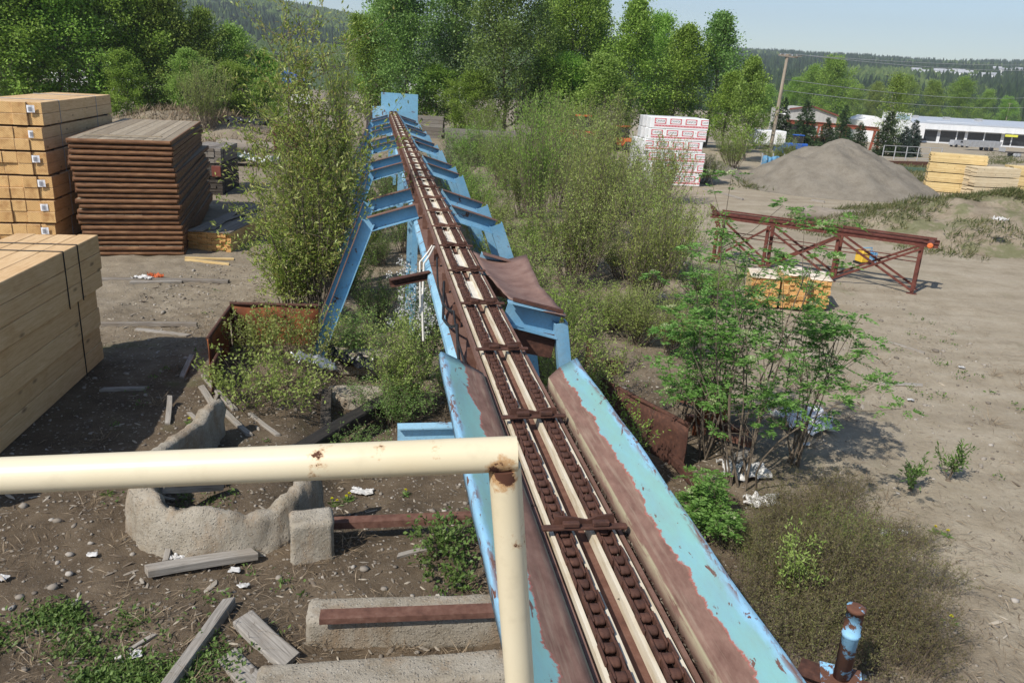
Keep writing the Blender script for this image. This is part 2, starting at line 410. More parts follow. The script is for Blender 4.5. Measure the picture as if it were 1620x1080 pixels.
# ================================================================ camera, sky, sun
cd = bpy.data.cameras.new('camera'); cam = bpy.data.objects.new('camera', cd); COL.objects.link(cam)
cam.location = (0, 0, EYE)
cam.rotation_euler = (Matrix.Rotation(PI/2-PITCH, 3, 'X') @ Matrix.Rotation(ROLL, 3, 'Z')).to_euler()
cd.lens = 28.0; cd.sensor_width = 36.0; cd.clip_start = .05; cd.clip_end = 20000
SC.camera = cam
SC.view_settings.view_transform = 'Standard'; SC.view_settings.look = 'None'; SC.view_settings.gamma = 1.0
SC.view_settings.exposure = 0.2
ELEV = rad(46); SD = Vector((.66, .75, 0)).normalized()
w = bpy.data.worlds.new('World'); SC.world = w; w.use_nodes = True
bg = w.node_tree.nodes['Background']; sky = w.node_tree.nodes.new('ShaderNodeTexSky')
sky.sky_type = 'NISHITA'; sky.sun_disc = False; sky.sun_elevation = ELEV
sky.sun_rotation = math.atan2(-SD.x, -SD.y) % (2*PI)
sky.air_density = 1.0; sky.dust_density = .9; sky.ozone_density = 1.6; sky.altitude = 600
w.node_tree.links.new(sky.outputs[0], bg.inputs[0]); bg.inputs[1].default_value = .12
sl = bpy.data.lights.new('sun', 'SUN'); so = bpy.data.objects.new('sun', sl); COL.objects.link(so)
sl.energy = 4.75; sl.angle = rad(.53); sl.color = (1.0, .945, .86)
so.rotation_euler = Vector((SD.x*math.cos(ELEV), SD.y*math.cos(ELEV), -math.sin(ELEV))).to_track_quat('-Z', 'Y').to_euler()
so.location = (-20, -25, 40)
# ================================================================ ground
def axis(lo, hi, fine, step, grow, far):
    a = list(np.arange(lo, hi, fine)); s = fine; x = hi
    while x < far: a.append(x); s *= grow; x += s
    s = fine; x = lo-fine
    while x > -far: a.insert(0, x); s *= grow; x -= s
    return np.array(a)
def groundmat():
    t = NT('ground_soil'); v = t.coord('Position'); sx = t.N('ShaderNodeSeparateXYZ'); t.L(v, sx.inputs[0])
    X, Y = sx.outputs[0], sx.outputs[1]
    tv = t.coord('Position'); mp = tv.node; mp.inputs['Rotation'].default_value = (0, 0, -.75); mp.inputs['Scale'].default_value = (.25, 1.1, 1); ruts = t.noise(tv, 1.0, 6, .6, .35); big = t.noise(v, .22, 6, .6); mid = t.noise(v, 1.4, 8, .7); fine = t.noise(v, 11, 8, .75); gr = t.noise(v, 55, 5, .7)
    st = t.voro(v, 13); sc = t.voro(v, 13, 'Color'); st2 = t.voro(v, 46); sc2 = t.voro(v, 46, 'Color')
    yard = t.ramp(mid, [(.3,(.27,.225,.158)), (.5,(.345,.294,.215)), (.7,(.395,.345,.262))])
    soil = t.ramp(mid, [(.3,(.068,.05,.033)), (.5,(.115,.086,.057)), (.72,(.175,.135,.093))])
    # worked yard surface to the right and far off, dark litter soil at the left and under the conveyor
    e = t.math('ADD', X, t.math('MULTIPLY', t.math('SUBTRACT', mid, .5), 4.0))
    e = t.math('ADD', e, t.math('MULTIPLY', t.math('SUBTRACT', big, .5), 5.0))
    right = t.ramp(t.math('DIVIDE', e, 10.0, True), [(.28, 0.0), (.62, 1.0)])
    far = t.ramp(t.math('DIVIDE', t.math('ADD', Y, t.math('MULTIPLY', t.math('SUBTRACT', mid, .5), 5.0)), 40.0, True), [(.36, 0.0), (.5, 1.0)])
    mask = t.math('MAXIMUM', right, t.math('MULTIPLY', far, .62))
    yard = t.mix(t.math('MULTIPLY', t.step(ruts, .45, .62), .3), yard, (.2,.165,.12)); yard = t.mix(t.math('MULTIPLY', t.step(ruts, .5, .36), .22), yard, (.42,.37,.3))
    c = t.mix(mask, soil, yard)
    c = t.mix(t.math('MULTIPLY', t.step(fine, .4, .72), .32), c, t.mix(1.0, c, (.5,.46,.42), 'MULTIPLY'))
    c = t.mix(t.math('MULTIPLY', t.step(gr, .52, .74), .22), c, (.38,.32,.25))
    # stones pressed into the surface
    hs = t.N('ShaderNodeSeparateColor'); t.L(sc, hs.inputs[0])
    some = t.step(hs.outputs[0], .62, .66); stone = t.math('MULTIPLY', t.step(st, .36, .26), some)
    stone = t.math('MULTIPLY', stone, t.math('SUBTRACT', 1.0, t.math('MULTIPLY', right, .7)))
    c = t.mix(t.math('MULTIPLY', stone, .75), c, t.ramp(hs.outputs[1], [(0,(.17,.145,.115)), (.5,(.27,.235,.19)), (1,(.4,.35,.29))]))
    hs2 = t.N('ShaderNodeSeparateColor'); t.L(sc2, hs2.inputs[0])
    s2 = t.math('MULTIPLY', t.step(st2, .34, .24), t.step(hs2.outputs[0], .6, .63))
    c = t.mix(t.math('MULTIPLY', s2, .4), c, t.ramp(hs2.outputs[1], [(0,(.16,.14,.12)), (1,(.48,.44,.38))]))
    # grass-green film far beyond the yard and on patches
    green = t.math('MULTIPLY', t.step(t.noise(v, .5, 7, .7), .56, .66), .5)
    c = t.mix(t.math('MULTIPLY', green, t.step(big, .5, .6)), c, (.11,.13,.05))
    h = t.math('ADD', t.math('ADD', fine, t.math('MULTIPLY', gr, .4)), t.math('MULTIPLY', t.math('ADD', stone, t.math('MULTIPLY', s2, .5)), .7))
    return t.finish(c, .95, h, .75, .03, spec=.15)
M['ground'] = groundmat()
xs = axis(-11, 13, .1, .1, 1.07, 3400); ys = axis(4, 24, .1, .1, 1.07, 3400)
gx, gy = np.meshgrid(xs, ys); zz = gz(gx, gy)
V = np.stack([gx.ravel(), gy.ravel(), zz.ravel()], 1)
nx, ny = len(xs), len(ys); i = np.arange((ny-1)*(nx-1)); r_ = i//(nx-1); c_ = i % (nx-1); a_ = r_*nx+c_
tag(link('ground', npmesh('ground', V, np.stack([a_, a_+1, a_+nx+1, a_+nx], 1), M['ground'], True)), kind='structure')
# ================================================================ chain conveyor
cv = thing('chain_conveyor', 'long rusty chain conveyor on blue steel bents running away into the trees', 'conveyor', (C0[0], C0[1], 0), CA)
ZB = 3.44; S0, S1 = -1.0, 54.0
b = MB()
b.box((0, (S0+S1)/2, ZB-.09), (.5, S1-S0, .02), m=0)
for sx in (-1, 1):
    b.prof([(-.012,-.07),(.012,-.07),(.012,.02),(-.012,.02)], (sx*.235, S0, ZB-.03), (sx*.235, S1, ZB-.03), m=1)
b.build('bed', [M['rust'], M['rust_flange']], cv)
stripm = simple('wearstrip', [(.3,(.42,.33,.2)), (.5,(.62,.55,.42)), (.75,(.72,.67,.56))], 4, 8, .7, .2, .004, (3,.6,3))
for d in (-.188, -.062, .06, .19):
    MB().box((d, (S0+S1)/2, ZB-.035), (.024, S1-S0, .075), m=0).build('wear_strip', stripm, cv)
panm = simple('panwhite', [(.3,(.5,.44,.35)), (.5,(.66,.62,.53)), (.75,(.73,.7,.62))], 5, 7, .6, .15, .004)
rng = random.Random(3)
s = 9.1
while s < 52:
    L = 1.2 if s > 12 else .95
    MB().box((0, s+.3+L/2, ZB-.03+rng.uniform(-.004,.004)), (.1, L, .012)).build('pan_plate', panm, cv); s += 1.6
for d in (-.125, .125):
    b = MB(); k = 0; s = S0+.02
    while s < S1-.2:
        P = .1
        wob = .006*math.sin(s*7.3+d*40)+rng.uniform(-.003,.003)
        o = .043 if k % 2 else .033
        for e in (-1, 1):
            if s < 22: b.box((d+wob+e*o, s+P/2, ZB+.004), (.012, P+.045, .052), Rx(rng.uniform(-.04,.04)), m=0, b=.014)
            else: b.box((d+wob+e*o, s+P/2, ZB-.002), (.014, P+.02, .05), m=0)
        n = 10 if s < 12 else 6
        rr = .027
        b.lathe((d+wob, s, ZB+.008+rng.uniform(-.003,.003)), [(rr*.6,-.028),(rr,-.022),(rr*.94,-.006),(rr*.94,.006),(rr,.022),(rr*.6,.028)], n, 0, Matrix.Diagonal((1, 1.25, .8)) @ Ry(PI/2))
        s += P; k += 1
    b.build('chain', M['rust_dark'], cv)
sf = 4.19-1.6*3
while sf < S1-1:
    b = MB(); tw = rng.uniform(-.03, .03); R = Rz(tw)
    z0 = ZB+.052
    b.box((rng.uniform(-.01,.01), sf, z0+.01), (.515, .05, .022), R, b=.006)
    # raised pusher plate with a dipped middle
    y1, y2 = sf+.03, sf+.046; hw = .18
    P = [(-hw-.01,z0),(hw+.01,z0),(hw,z0+.068),(hw-.1,z0+.062),(.02,z0+.036),(-hw+.1,z0+.06),(-hw,z0+.07)]
    b.prof([(x, z-ZB) for x, z in P], (0, y1, ZB), (0, y2, ZB))
    b.box((-.09, sf-.01, z0+.04), (.1, .04, .03), R, b=.005); b.box((.09, sf-.01, z0+.04), (.1, .04, .03), R, b=.005)
    b.build('flight', M['rust_dark'] if rng.random() < .6 else M['rust'], cv)
    sf += 1.6
# troughs on either side of the near end
def trough(name, d0, d1, z0, z1, sa, sb, wall, seed):
    """vertical kick wall at d0, then a plate rising outward to d1 with a folded lip"""
    rr = random.Random(seed); n = 40; sg = 1 if d1 > d0 else -1
    rows = [(d0, ZB-.09, .0), (d0, z0, .05)]
    for k in range(1, 7):
        t = k/6; rows.append((d0+(d1-d0)*t, z0+(z1-z0)*t-.012*math.sin(t*PI), .08+.8*t))
    rows += [(d1+sg*.022, z1+.006, .93), (d1+sg*.036, z1-.02, .97), (d1+sg*.034, z1-.1, 1.0)]
    vs = []; uv = []
    for i in range(n+1):
        s = sa+(sb-sa)*i/n
        for d, z, u in rows:
            dent = .012*math.sin(s*2.1+u*3+seed)*u+.006*math.sin(s*6.3+seed*2)*u
            cut = 0
            if i == n: cut = (.0 if u > .5 else -.16*(.5-u)*2)
            vs.append((d, s+cut, z+dent)); uv.append((u, s))
    m = len(rows); fs = []
    for i in range(n):
        for j in range(m-1):
            f = (i*m+j, i*m+j+1, (i+1)*m+j+1, (i+1)*m+j); fs.append(f if sg < 0 else f[::-1])
    b = MB(); b.add(vs, fs, 0, True, uv)
    o = b.build(name, M['trough'], cv)
    sm = o.modifiers.new('thick', 'SOLIDIFY'); sm.thickness = .008; sm.offset = 0
    return o
trough('trough_side', .285, .545, ZB+.06, ZB+.19, S0, 6.75, .06, 1)
trough('trough_side', -.27, -.615, ZB+.035, ZB+.17, S0, 6.95, .06, 4)
# girder under the bed
b = MB(); zt = 3.05
b.prof([(-.33,-.42),(.33,-.42),(.33,0),(-.33,0)], (0, S0, zt), (0, S1-.5, zt), ms=[0,0,1,0])
b.build('girder', [M['blue'], M['rust_flange']], cv)
for sx in (-1, 1):
    b = MB(); b.prof([(0,0),(sx*.07,-.05),(sx*.075,-.12),(sx*.06,-.12),(sx*.055,-.055),(0,-.012)], (sx*.333, 3, zt+.004), (sx*.333, S1-.5, zt+.004))
    b.build('girder_lip', M['blue_pale'], cv)
for k in range(34):
    s = 1+k*1.6
    if s > S1-1: break
    for sx in (-1, 1): MB().beam((sx*.235, s+.5, zt+.002), (sx*.235, s+.5, ZB-.102), .03, .1, 0).build('bed_support', M['rust'], cv)
# steel bents
def arm(sx, s, d0, z0, d1, z1, flange=1):
    b = MB(); p0 = Vector((sx*d0, s, z0)); p1 = Vector((sx*d1, s, z1))
    # channel opening towards the camera (its web is set back)
    w, h, t = .17, .3, .016
    P = [(-w/2,-h/2),(w/2,-h/2),(w/2,h/2),(-w/2,h/2),(-w/2,h/2-t),(w/2-t,h/2-t),(w/2-t,-h/2+t),(-w/2,-h/2+t)]
    ms = [0,0,1,0,0,0,0,0]
    if sx > 0: P = [(-x, z) for x, z in P][::-1]; ms = [0,0,0,0,1,0,0,0]
    if sx > 0:
        b.prof([(x, z) for x, z in P], p0, p1, ms=None); 
        b.m = [1 if (abs(sum(b.v[i][2] for i in f)/4-(p0.z+p1.z)/2-h/2) < .075 and len(f) == 4) else 0 for f in b.f]
    else:
        b.prof([(x, z) for x, z in P], p0, p1, ms=None)
        b.m = [1 if (abs(sum(b.v[i][2] for i in f)/4-(p0.z+p1.z)/2-h/2) < .075 and len(f) == 4) else 0 for f in b.f]
    b.build('cross_arm', [M['blue'], M['rust_flange']], cv)
def leg(sx, s, d0, z0, d1, z1, s1=None, h=.28):
    b = MB(); p0 = Vector((sx*d0, s, z0)); p1 = Vector((sx*d1, s1 if s1 is not None else s, z1))
    w, t = .16, .016
    P = [(-w/2,-h/2),(w/2,-h/2),(w/2,-h/2+t),(t-w/2,-h/2+t),(t-w/2,h/2-t),(w/2,h/2-t),(w/2,h/2),(-w/2,h/2)]
    P = [(-x, z) for x, z in P][::-1]
    # up vector points outward so that the flanges face left/right and the web faces the viewer
    b.prof(P, p0, p1, up=(sx*1, 0, .3))
    out = [(Vector(b.v[f[0]])+Vector(b.v[f[1]])+Vector(b.v[f[2]]))/3 for f in b.f]
    ax = (p1-p0).normalized()
    b.m = [1 if (len(f) == 4 and sx*((o-p0)-ax*(o-p0).dot(ax)).x > h*.42) else 0 for f, o in zip(b.f, out)]
    b.build('leg', [M['blue'], M['rust_flange']], cv)
bents = [17.0, 19.35, 25.0, 27.4, 33.0, 35.5, 41.0, 43.5, 49.0, 51.5]
for s in bents:
    for sx in (-1, 1):
        arm(sx, s, .34, ZB-.22, 1.33, ZB-.52)
        leg(sx, s, 1.345, ZB-.47, 2.75, -.75 if s < 30 else -.1)
    for sx in (-1, 1): MB().beam((sx*.36, s, ZB-.4), (sx*.42, s, 1.6 if s > 20 else .4), .08, .12, 0).build('post', M['blue'], cv)
for s in (9.25, 11.9):
    arm(1, s, .34, ZB-.12, 1.0, ZB-.3); leg(1, s, 1.0, ZB-.24, 1.5, .2, h=.16)
    b = MB(); b.prof([(-.01,-.3),(.01,-.3),(.01,0),(-.01,0)], (.36, s+.02, ZB-.3), (.98, s+.02, ZB-.42)); b.build('gusset', M['rust_dark'], cv)
b = MB(); b.beam((.34, 9.18, ZB+.03), (1.04, 9.18, ZB-.13), .1, .02); b.build('flange_plate', M['blue_pale'], cv)
# bent rust cover sheet beyond the right trough
P = {}
sheet_l = [(.36, 9.25, ZB+.05), (.34, 10.0, ZB-.0), (.28, 11.0, ZB-.02), (.28, 12.3, ZB-.03)]
sheet_r = [(1.03, 9.05, ZB-.1), (1.0, 9.7, ZB-.09), (.95, 10.3, ZB-.06), (1.05, 11.9, ZB+.0)]
def lerp3(a, b_, t): return tuple(a[i]+(b_[i]-a[i])*t for i in range(3))
def along(L, t):
    k = min(int(t*(len(L)-1)), len(L)-2); return lerp3(L[k], L[k+1], t*(len(L)-1)-k)
vs = []; n, m = 18, 10
for i in range(n+1):
    for j in range(m+1):
        a = along(sheet_l, i/n); c = along(sheet_r, i/n); p = lerp3(a, c, j/m)
        vs.append((p[0], p[1], p[2]-.1*math.sin(PI*j/m)*(.3+.7*i/n)+.006*math.sin(i*1.7+j)))
fs = [(i*(m+1)+j, i*(m+1)+j+1, (i+1)*(m+1)+j+1, (i+1)*(m+1)+j) for i in range(n) for j in range(m)]
b = MB(); b.add(vs, fs, 0, True); o = b.build('cover_sheet', simple('rust_sheet', [(.25,(.13,.07,.055)), (.5,(.205,.125,.1)), (.8,(.27,.18,.145))], 4, 8, .75, .3, .005), cv)
sm = o.modifiers.new('thick', 'SOLIDIFY'); sm.thickness = .01
b = MB(); b.beam((.4, 9.2, ZB+.055), (1.0, 9.12, ZB-.075), .06, .035); b.build('sheet_edge', M['rust_dark'], cv)
for s in (18.2, 26.2, 34.2):
    b = MB(); b.beam((.55, s, ZB-.55), (1.2, s+.5, ZB-.7), .5, .02); b.build('gusset', M['rust'], cv)
# stub brackets at the left side
b = MB(); b.channel((-1.02, 6.85, 2.86), (-.36, 6.85, 2.86), .12, .2, .014, m=0, mtop=1, ibeam=True); b.build('bracket', [M['blue_pale'], M['blue_pale']], cv)
b = MB(); b.channel((-.98, 12.2, 2.9), (-.36, 12.35, 3.0), .12, .12, .012, m=0, mtop=0); b.build('bracket', M['rust_dark'], cv)
# cables and hoses on the left side
rng = random.Random(8)
def cable(p, r, m):
    b = MB(); pts = []
    for i in range(len(p)-1):
        for k in range(6):
            t = k/6
            a, c_ = Vector(p[i]), Vector(p[i+1]); q = a.lerp(c_, t); q.z -= .12*math.sin(PI*t)*min(1, (c_-a).length/2)
            pts.append(q)
    pts.append(Vector(p[-1])); b.tube(pts, r, 6); b.build('cable', m, cv)
cable([(-.29, 6.8, 3.3), (-.33, 8.0, 3.25), (-.3, 9.2, 3.34), (-.36, 10.8, 3.2), (-.29, 12, 3.35)], .014, M['black'])
cable([(-.3, 7.2, 3.33), (-.36, 7.9, 3.15), (-.3, 8.8, 3.3), (-.38, 9.7, 3.1), (-.3, 10.6, 3.34)], .018, M['black'])
cable([(-.29, 12.6, 3.4), (-.44, 12.7, 3.1), (-.47, 12.5, 2.5), (-.45, 12.4, 1.9)], .018, M['whitecable'])
cable([(-.3, 12.9, 3.35), (-.5, 12.8, 3.1), (-.49, 12.6, 2.3)], .014, M['whitecable'])
cable([(-.3, 6.9, 3.38), (-.34, 6.95, 3.2), (-.32, 6.6, 3.12)], .02, M['whitecable'])
# head box at the far end
b = MB(); b.add([(-.75,54,2.75),(1.6,54.2,2.6),(1.6,54.2,4.55),(-.75,54,4.6),(-.75,54.06,2.75),(1.6,54.26,2.6),(1.6,54.26,4.55),(-.75,54.06,4.6)], [(0,1,2,3),(7,6,5,4),(0,4,5,1),(1,5,6,2),(2,6,7,3),(3,7,4,0)])
b.build('end_plate', paint_rust('blue_end', (.2,.42,.58), lo=.62, hi=.68, scale=1.1), cv)
b = MB(); b.beam((-1.3, 51.9, 3.3), (-.5, 51.9, 3.35), .06, 1.0); b.build('side_plate', M['blue_pale'], cv)
# ================================================================ guard rail of the lookout platform
gr = thing('pipe_guardrail', 'cream painted steel pipe guardrail, rusted at its corner weld, close in front of the viewer', 'railing', (0, 0, 0))
def camp(px, py, depth):
    d = ray(px, py); fy = -PITCH
    fwd = Vector((0, math.cos(PITCH), -math.sin(PITCH))); d = Vector(d)
    return Vector((0,0,EYE))+d*(depth/d.dot(fwd))
cor = camp(797, 718, 1.08); lf = camp(0, 752, 1.04); dirr = (cor-lf).normalized()
pb = camp(822, 1080, 1.225); dn = (pb-cor).normalized()
def pipe(name, p0, p1, r, cpt, rr):
    n = 28; k = 60; ax = (p1-p0).normalized(); x = ax.orthogonal().normalized(); y = ax.cross(x)
    vs = []; uv = []
    for i in range(k+1):
        t = (i/k)**1.6; c = p0.lerp(p1, t)
        for j in range(n):
            a = 2*PI*j/n; v = c+(x*math.cos(a)+y*math.sin(a))*r; vs.append(v); uv.append((max(0.0, 1-(v-cpt).length/rr), 0))
    fs = [(i*n+j, i*n+(j+1) % n, (i+1)*n+(j+1) % n, (i+1)*n+j) for i in range(k) for j in range(n)]
    b = MB(); b.add(vs, fs, 0, True, uv)
    b.add(vs[:n], [tuple(range(n))[::-1]], 0, False, uv[:n]); b.add(vs[-n:], [tuple(range(n))], 0, False, uv[-n:])
    return b.build(name, M['cream'], gr)
weld = cor+dn*.022-Vector((0,.03,0))
pipe('top_rail', cor+dirr*.018, lf-dirr*2.2, .0242, weld, .05)
pipe('post', cor+dn*.018, cor+dn*1.1, .0224, weld, .05)
# ================================================================ hills and their far wood
def hill_z(x, y):
    R = np.hypot(x, y); az = np.degrees(np.arctan2(x, y))
    e = np.interp(az, [-60, -24, -18, -11, -4, 6, 15, 24, 31, 60], [4.4, 4.15, 3.75, 3.0, 2.5, 2.2, 2.1, 2.0, 2.0, 1.5])
    Rm = np.interp(az, [-60, -10, 5, 60], [1700, 1900, 2300, 2400])
    t = np.clip((R-420)/(Rm-420), 0, 1.2)
    z = -7+(np.tan(np.radians(e))*Rm+6+7)*np.where(t < 1, t*t*(3-2*t)*.6+.4*t, 1-(t-1)*.8)
    return z+(vn(x*.004, y*.004, 9)*22+vn(x*.012, y*.012, 8)*9)*np.clip(t, 0, 1)*np.clip(1.25-t, .25, 1)
th = np.radians(np.linspace(-58, 58, 140)); rr_ = np.concatenate([np.linspace(400, 2400, 60), np.linspace(2450, 2900, 8)])
tg, rg = np.meshgrid(th, rr_); hx, hy = rg*np.sin(tg), rg*np.cos(tg)
V = np.stack([hx.ravel(), hy.ravel(), hill_z(hx, hy).ravel()], 1); nx = len(th); k = np.arange((len(rr_)-1)*(nx-1)); a_ = (k//(nx-1))*nx+k % (nx-1)
M['hill'] = simple('hill', [(.35,(.03,.05,.018)), (.5,(.05,.08,.026)), (.7,(.085,.12,.04))], .02, 6, .95, 0, .1)
tag(link('hills', npmesh('hills', V, np.stack([a_, a_+nx, a_+nx+1, a_+1], 1), M['hill'], True)), kind='structure')
rs = np.random.RandomState(5); N = 52000
azs = np.radians(rs.uniform(-37, 37, N)); R = np.sqrt(rs.uniform(430**2, 2450**2, N)); x = R*np.sin(azs); y = R*np.cos(azs)
clear = vn(x*.006, y*.006, 21)+.5*vn(x*.02, y*.02, 22)
azd = np.degrees(azs)
keep = (clear < .32) & ~((azd < -4) & (R < 640)) & ~((azd > 22) & (R > 1450) & (R < 2150) & (rs.rand(N) < .8))
x, y, R, azd = x[keep], y[keep], R[keep], azd[keep]; z = hill_z(x, y); n = len(x)
con = (vn(x*.008, y*.008, 23)+.25*(rs.rand(n)-.5) > -.08+.3*(azd < 0)); hgt = rs.uniform(7, 13, n)*np.where(con, 1.25, .8); wid = hgt*np.where(con, rs.uniform(.2,.3,n), rs.uniform(.38,.5,n))
a0 = rs.uniform(0, 6.28, n); VV = []
for j in range(5): VV.append(np.stack([x+wid*np.cos(a0+j*1.2566)*rs.uniform(.7,1.3,n), y+wid*np.sin(a0+j*1.2566), z+hgt*rs.uniform(.12,.34,n)*np.where(con,.6,1.6)], 1))
VV.append(np.stack([x, y, z+hgt], 1)); VV.append(np.stack([x, y, z-1], 1))
V = np.stack(VV, 1).reshape(-1, 3); o = np.arange(n)*7
F = np.concatenate([np.stack([o+j, o+(j+1) % 5, o+5], 1) for j in range(5)]+[np.stack([o+(j+1) % 5, o+j, o+6], 1) for j in range(5)])
mi = np.tile(np.where(con, 0, 1), 10)
M['farcon'] = leafmat('far_conifer', [(.015,.03,.014), (.028,.052,.022), (.045,.075,.03)], 0, .95, .05)
M['fardec'] = leafmat('far_deciduous', [(.045,.08,.02), (.075,.12,.03), (.11,.155,.045)], 0, .95, .05)
tag(link('hill_wood', npmesh('hill_wood', V, F, [M['farcon'], M['fardec']], False, mi)), 'dense mixed wood covering the far hillsides', 'wood', kind='stuff')
M['roofgrey'] = simple('roofgrey', [(.3,(.3,.31,.33)), (.7,(.45,.46,.48))], .5, 4, .6, .1)
hm = MB(); hm.box((0,0,3), (12,8,6), m=0); hm.prof([(-4.4,0),(4.4,0),(0,2.6)], (-6.3,0,6), (6.3,0,6), m=1)
hr = random.Random(12); h0 = None
for px, py in [(1448,119),(1453,121),(1462,121),(1484,122),(1492,124),(1501,122),(1507,125),(1514,123),(1520,126),(1528,124),(1541,129),(1549,131),(1556,130),(1563,132),(1571,131),(1580,132),(1588,133),(1597,132),(1605,133),(1574,117),(1582,117),(1592,118),(1600,119),(1608,119),(1614,120)]:
    d = ray(px, py); hd = math.hypot(d[0], d[1]); best = None
    for Rr in range(900, 2500, 20):
        q = (d[0]/hd*Rr, d[1]/hd*Rr); zq = float(hill_z(np.array(q[0]), np.array(q[1])))
        if EYE+d[2]/hd*Rr < zq: best = (q[0], q[1], zq); break
    if best is None: continue
    if h0 is None: h = h0 = hm.build('hillside_house', [M['white'], M['roofgrey']])
    else: h = h0.copy(); COL.objects.link(h)
    h.location = best; h.rotation_euler = (0, 0, hr.uniform(-.5,.5)); sc = hr.uniform(.7,1.25); h.scale = (sc, sc, sc)
    tag(h, 'tiny pale house among the trees high on the far right hillside', 'house', 'houses on the far right hillside')
# ================================================================ stacks of timber
def timbers(b, nxw, nz, W, L, H, rr, mend=1, gap=.009, z0=0, bev=.01, jl=.045):
    tw, thh = W/nxw, H/nz
    for i in range(nxw):
        for k in range(nz):
            l = L+rr.uniform(-jl, jl); y0 = rr.uniform(-jl, jl)
            b.box((-W+tw*(i+.5)+rr.uniform(-.003,.003), y0+l/2, z0+thh*(k+.5)), (tw-gap, l, thh-gap), Rz(rr.uniform(-.001,.001)), 0, mend, b=bev)
def strap(W, L, H, y, par, m='black', wdt=.03):
    b = MB(); e = .006
    for p0, p1 in (((-W-e,y,-0.02),(-W-e,y,H+e)), ((-W-e,y,H+e),(e,y,H+e)), ((e,y,H+e),(e,y,-0.02))):
        b.beam(p0, p1, .008 if p0[0] == p1[0] else wdt, wdt if p0[0] == p1[0] else .008) if False else b.tube([p0, p1], .011, 4)
    b.build('strap', M[m], par)
tagm = simple('tagwhite', [(.4,(.72,.74,.78)), (.6,(.8,.81,.84))], 60, 2, .5, 0)
def tagsheet(x, z, par, s=.11):
    b = MB(); vs = []; n = 4
    for i in range(n+1):
        for j in range(2): vs.append((x-s+2*s*i/n, -.042-.012*math.sin(i*1.3), z-s+2*s*j))
    for i in range(n): b.add([vs[2*i], vs[2*i+2], vs[2*i+3], vs[2*i+1]], [(0,1,2,3)])
    for r in range(4): b.box((x-.01, -.058, z-.06+.035*r), (.12, .002, .012), m=1)
    b.build('paper_tag', [tagm, M['ink']], par)
ordn = ['first', 'second', 'third', 'fourth', 'fifth', 'sixth', 'seventh', 'eighth', 'ninth', 'tenth', 'eleventh', 'twelfth', 'thirteenth', 'fourteenth', 'fifteenth', 'sixteenth', 'seventeenth', 'eighteenth', 'nineteenth', 'twentieth', 'twenty-first', 'twenty-second']
rg = random.Random(21)
zc = 0.02
for k in range(6):                                    # tall stack at the far left, bottom one first
    nm = ['bottom', 'second lowest', 'third lowest', 'third from top', 'second from top', 'topmost'][k]
    t = thing('timber_bundle', f'bundle of squared timbers, {nm} of the tall stack at far left', 'timber bundle', (-14.88+rg.uniform(-.05,.05), 25.27+rg.uniform(-.06,.06), zc), .202+rg.uniform(-.008,.008), 'timber bundles in the tall left stack')
    b = MB(); timbers(b, 5, 2, 2.1, 7.58, .70, rg); b.build('timbers', [M['timber'], M['endgrain']], t)
    tagsheet(-.3, .5, t); strap(2.1, 7.58, .7, 1.6, t, 'galv'); strap(2.1, 7.58, .7, 5.6, t, 'galv')
    if k < 5:
        for yy in (.7, 3.8, 6.9):
            sb = MB().box((-1.05, yy, .725), (2.1, .09, .05)).build('spacer', M['oldwood'], t)
    zc += .7+.055
# the near left pile: three bundles of heavy beams, each set a little differently
for nm, X, Y, Z, th_, L, W, H, nw, nz, desc in [('C', -7.53, 8.36, 0.01, -.128, 7.17, 1.5, .765, 4, 2, 'lowest bundle of heavy beams in the near pile at the left edge'), ('B', -7.56, 8.8, .79, -.119, 6.55, 1.46, .77, 4, 2, 'middle bundle of heavy beams in the near pile at the left edge'), ('A', -7.56, 9.0, 1.575, -.111, 6.45, 1.5, 1.04, 4, 3, 'top bundle of heavy beams in the near left pile, bound with dark straps')]:
    t = thing('beam_bundle', desc, 'beam bundle', (X, Y, Z), -th_, 'beam bundles in the near left pile')
    b = MB(); timbers(b, nw, nz, W, L, H, rg, gap=.008, bev=.01); b.build('timbers', [M['timber'], M['endgrain']], t)
    for y in ((L-1.55, L-.95) if nm == 'A' else (L-.95,)): strap(W, L, H, y, t)
# rusty pipe-edged mats
def mat_proto(seed):
    rr = random.Random(seed); W, L, H = 2.85, 9.3, .15
    t = thing('access_mat', None, 'mat', (0,0,0), 0, 'pipe-edged access mats in one stack')
    b = MB(); n = 11; w = W/n
    for i in range(n): b.box((-W+w*(i+.5), L/2+rr.uniform(-.02,.02), H/2), (w-.008, L-.12, H-.02+rr.uniform(-.008,.008)), m=0, mend=1, b=.006)
    b.build('deck_planks', [M['matwood'], M['matedge']], t)
    for y in (0.0, L):
        b = MB(); b.tube([(-W-.0, y, H/2), (0.0, y, H/2)], .066, 12); b.build('edge_pipe', M['matedge'], t)
    for x in (-W-.01, .01):
        b = MB(); b.prof([(-.025,-.062),(.025,-.062),(.025,.062),(-.025,.062)], (x, -.02, H/2), (x, L+.02, H/2)); b.build('edge_rail', M['matedge'], t)
    return t
protos = [mat_proto(s) for s in (1, 2)]; zc = .03
for k in range(22):
    o = protos[k] if k < 2 else copy_tree(protos[k % 2])
    dx = rg.uniform(-.05,.05)+(.03 if k < 14 else -.05); o.location = (-10.7+dx, 24.9+rg.uniform(-.06,.06), zc); o.rotation_euler = (0, rg.uniform(-.003,.003), .273+rg.uniform(-.012,.012))
    o['label'] = f'rusty pipe-edged wooden mat, {ordn[21-k]} from the top of the brown stack' if k < 21 else 'topmost rusty mat of the brown stack, its weathered planks showing'
    zc += .1625
b = MB(); b.beam((-2.6, .25, 0), (-.3, .1, .02), .12, .03)
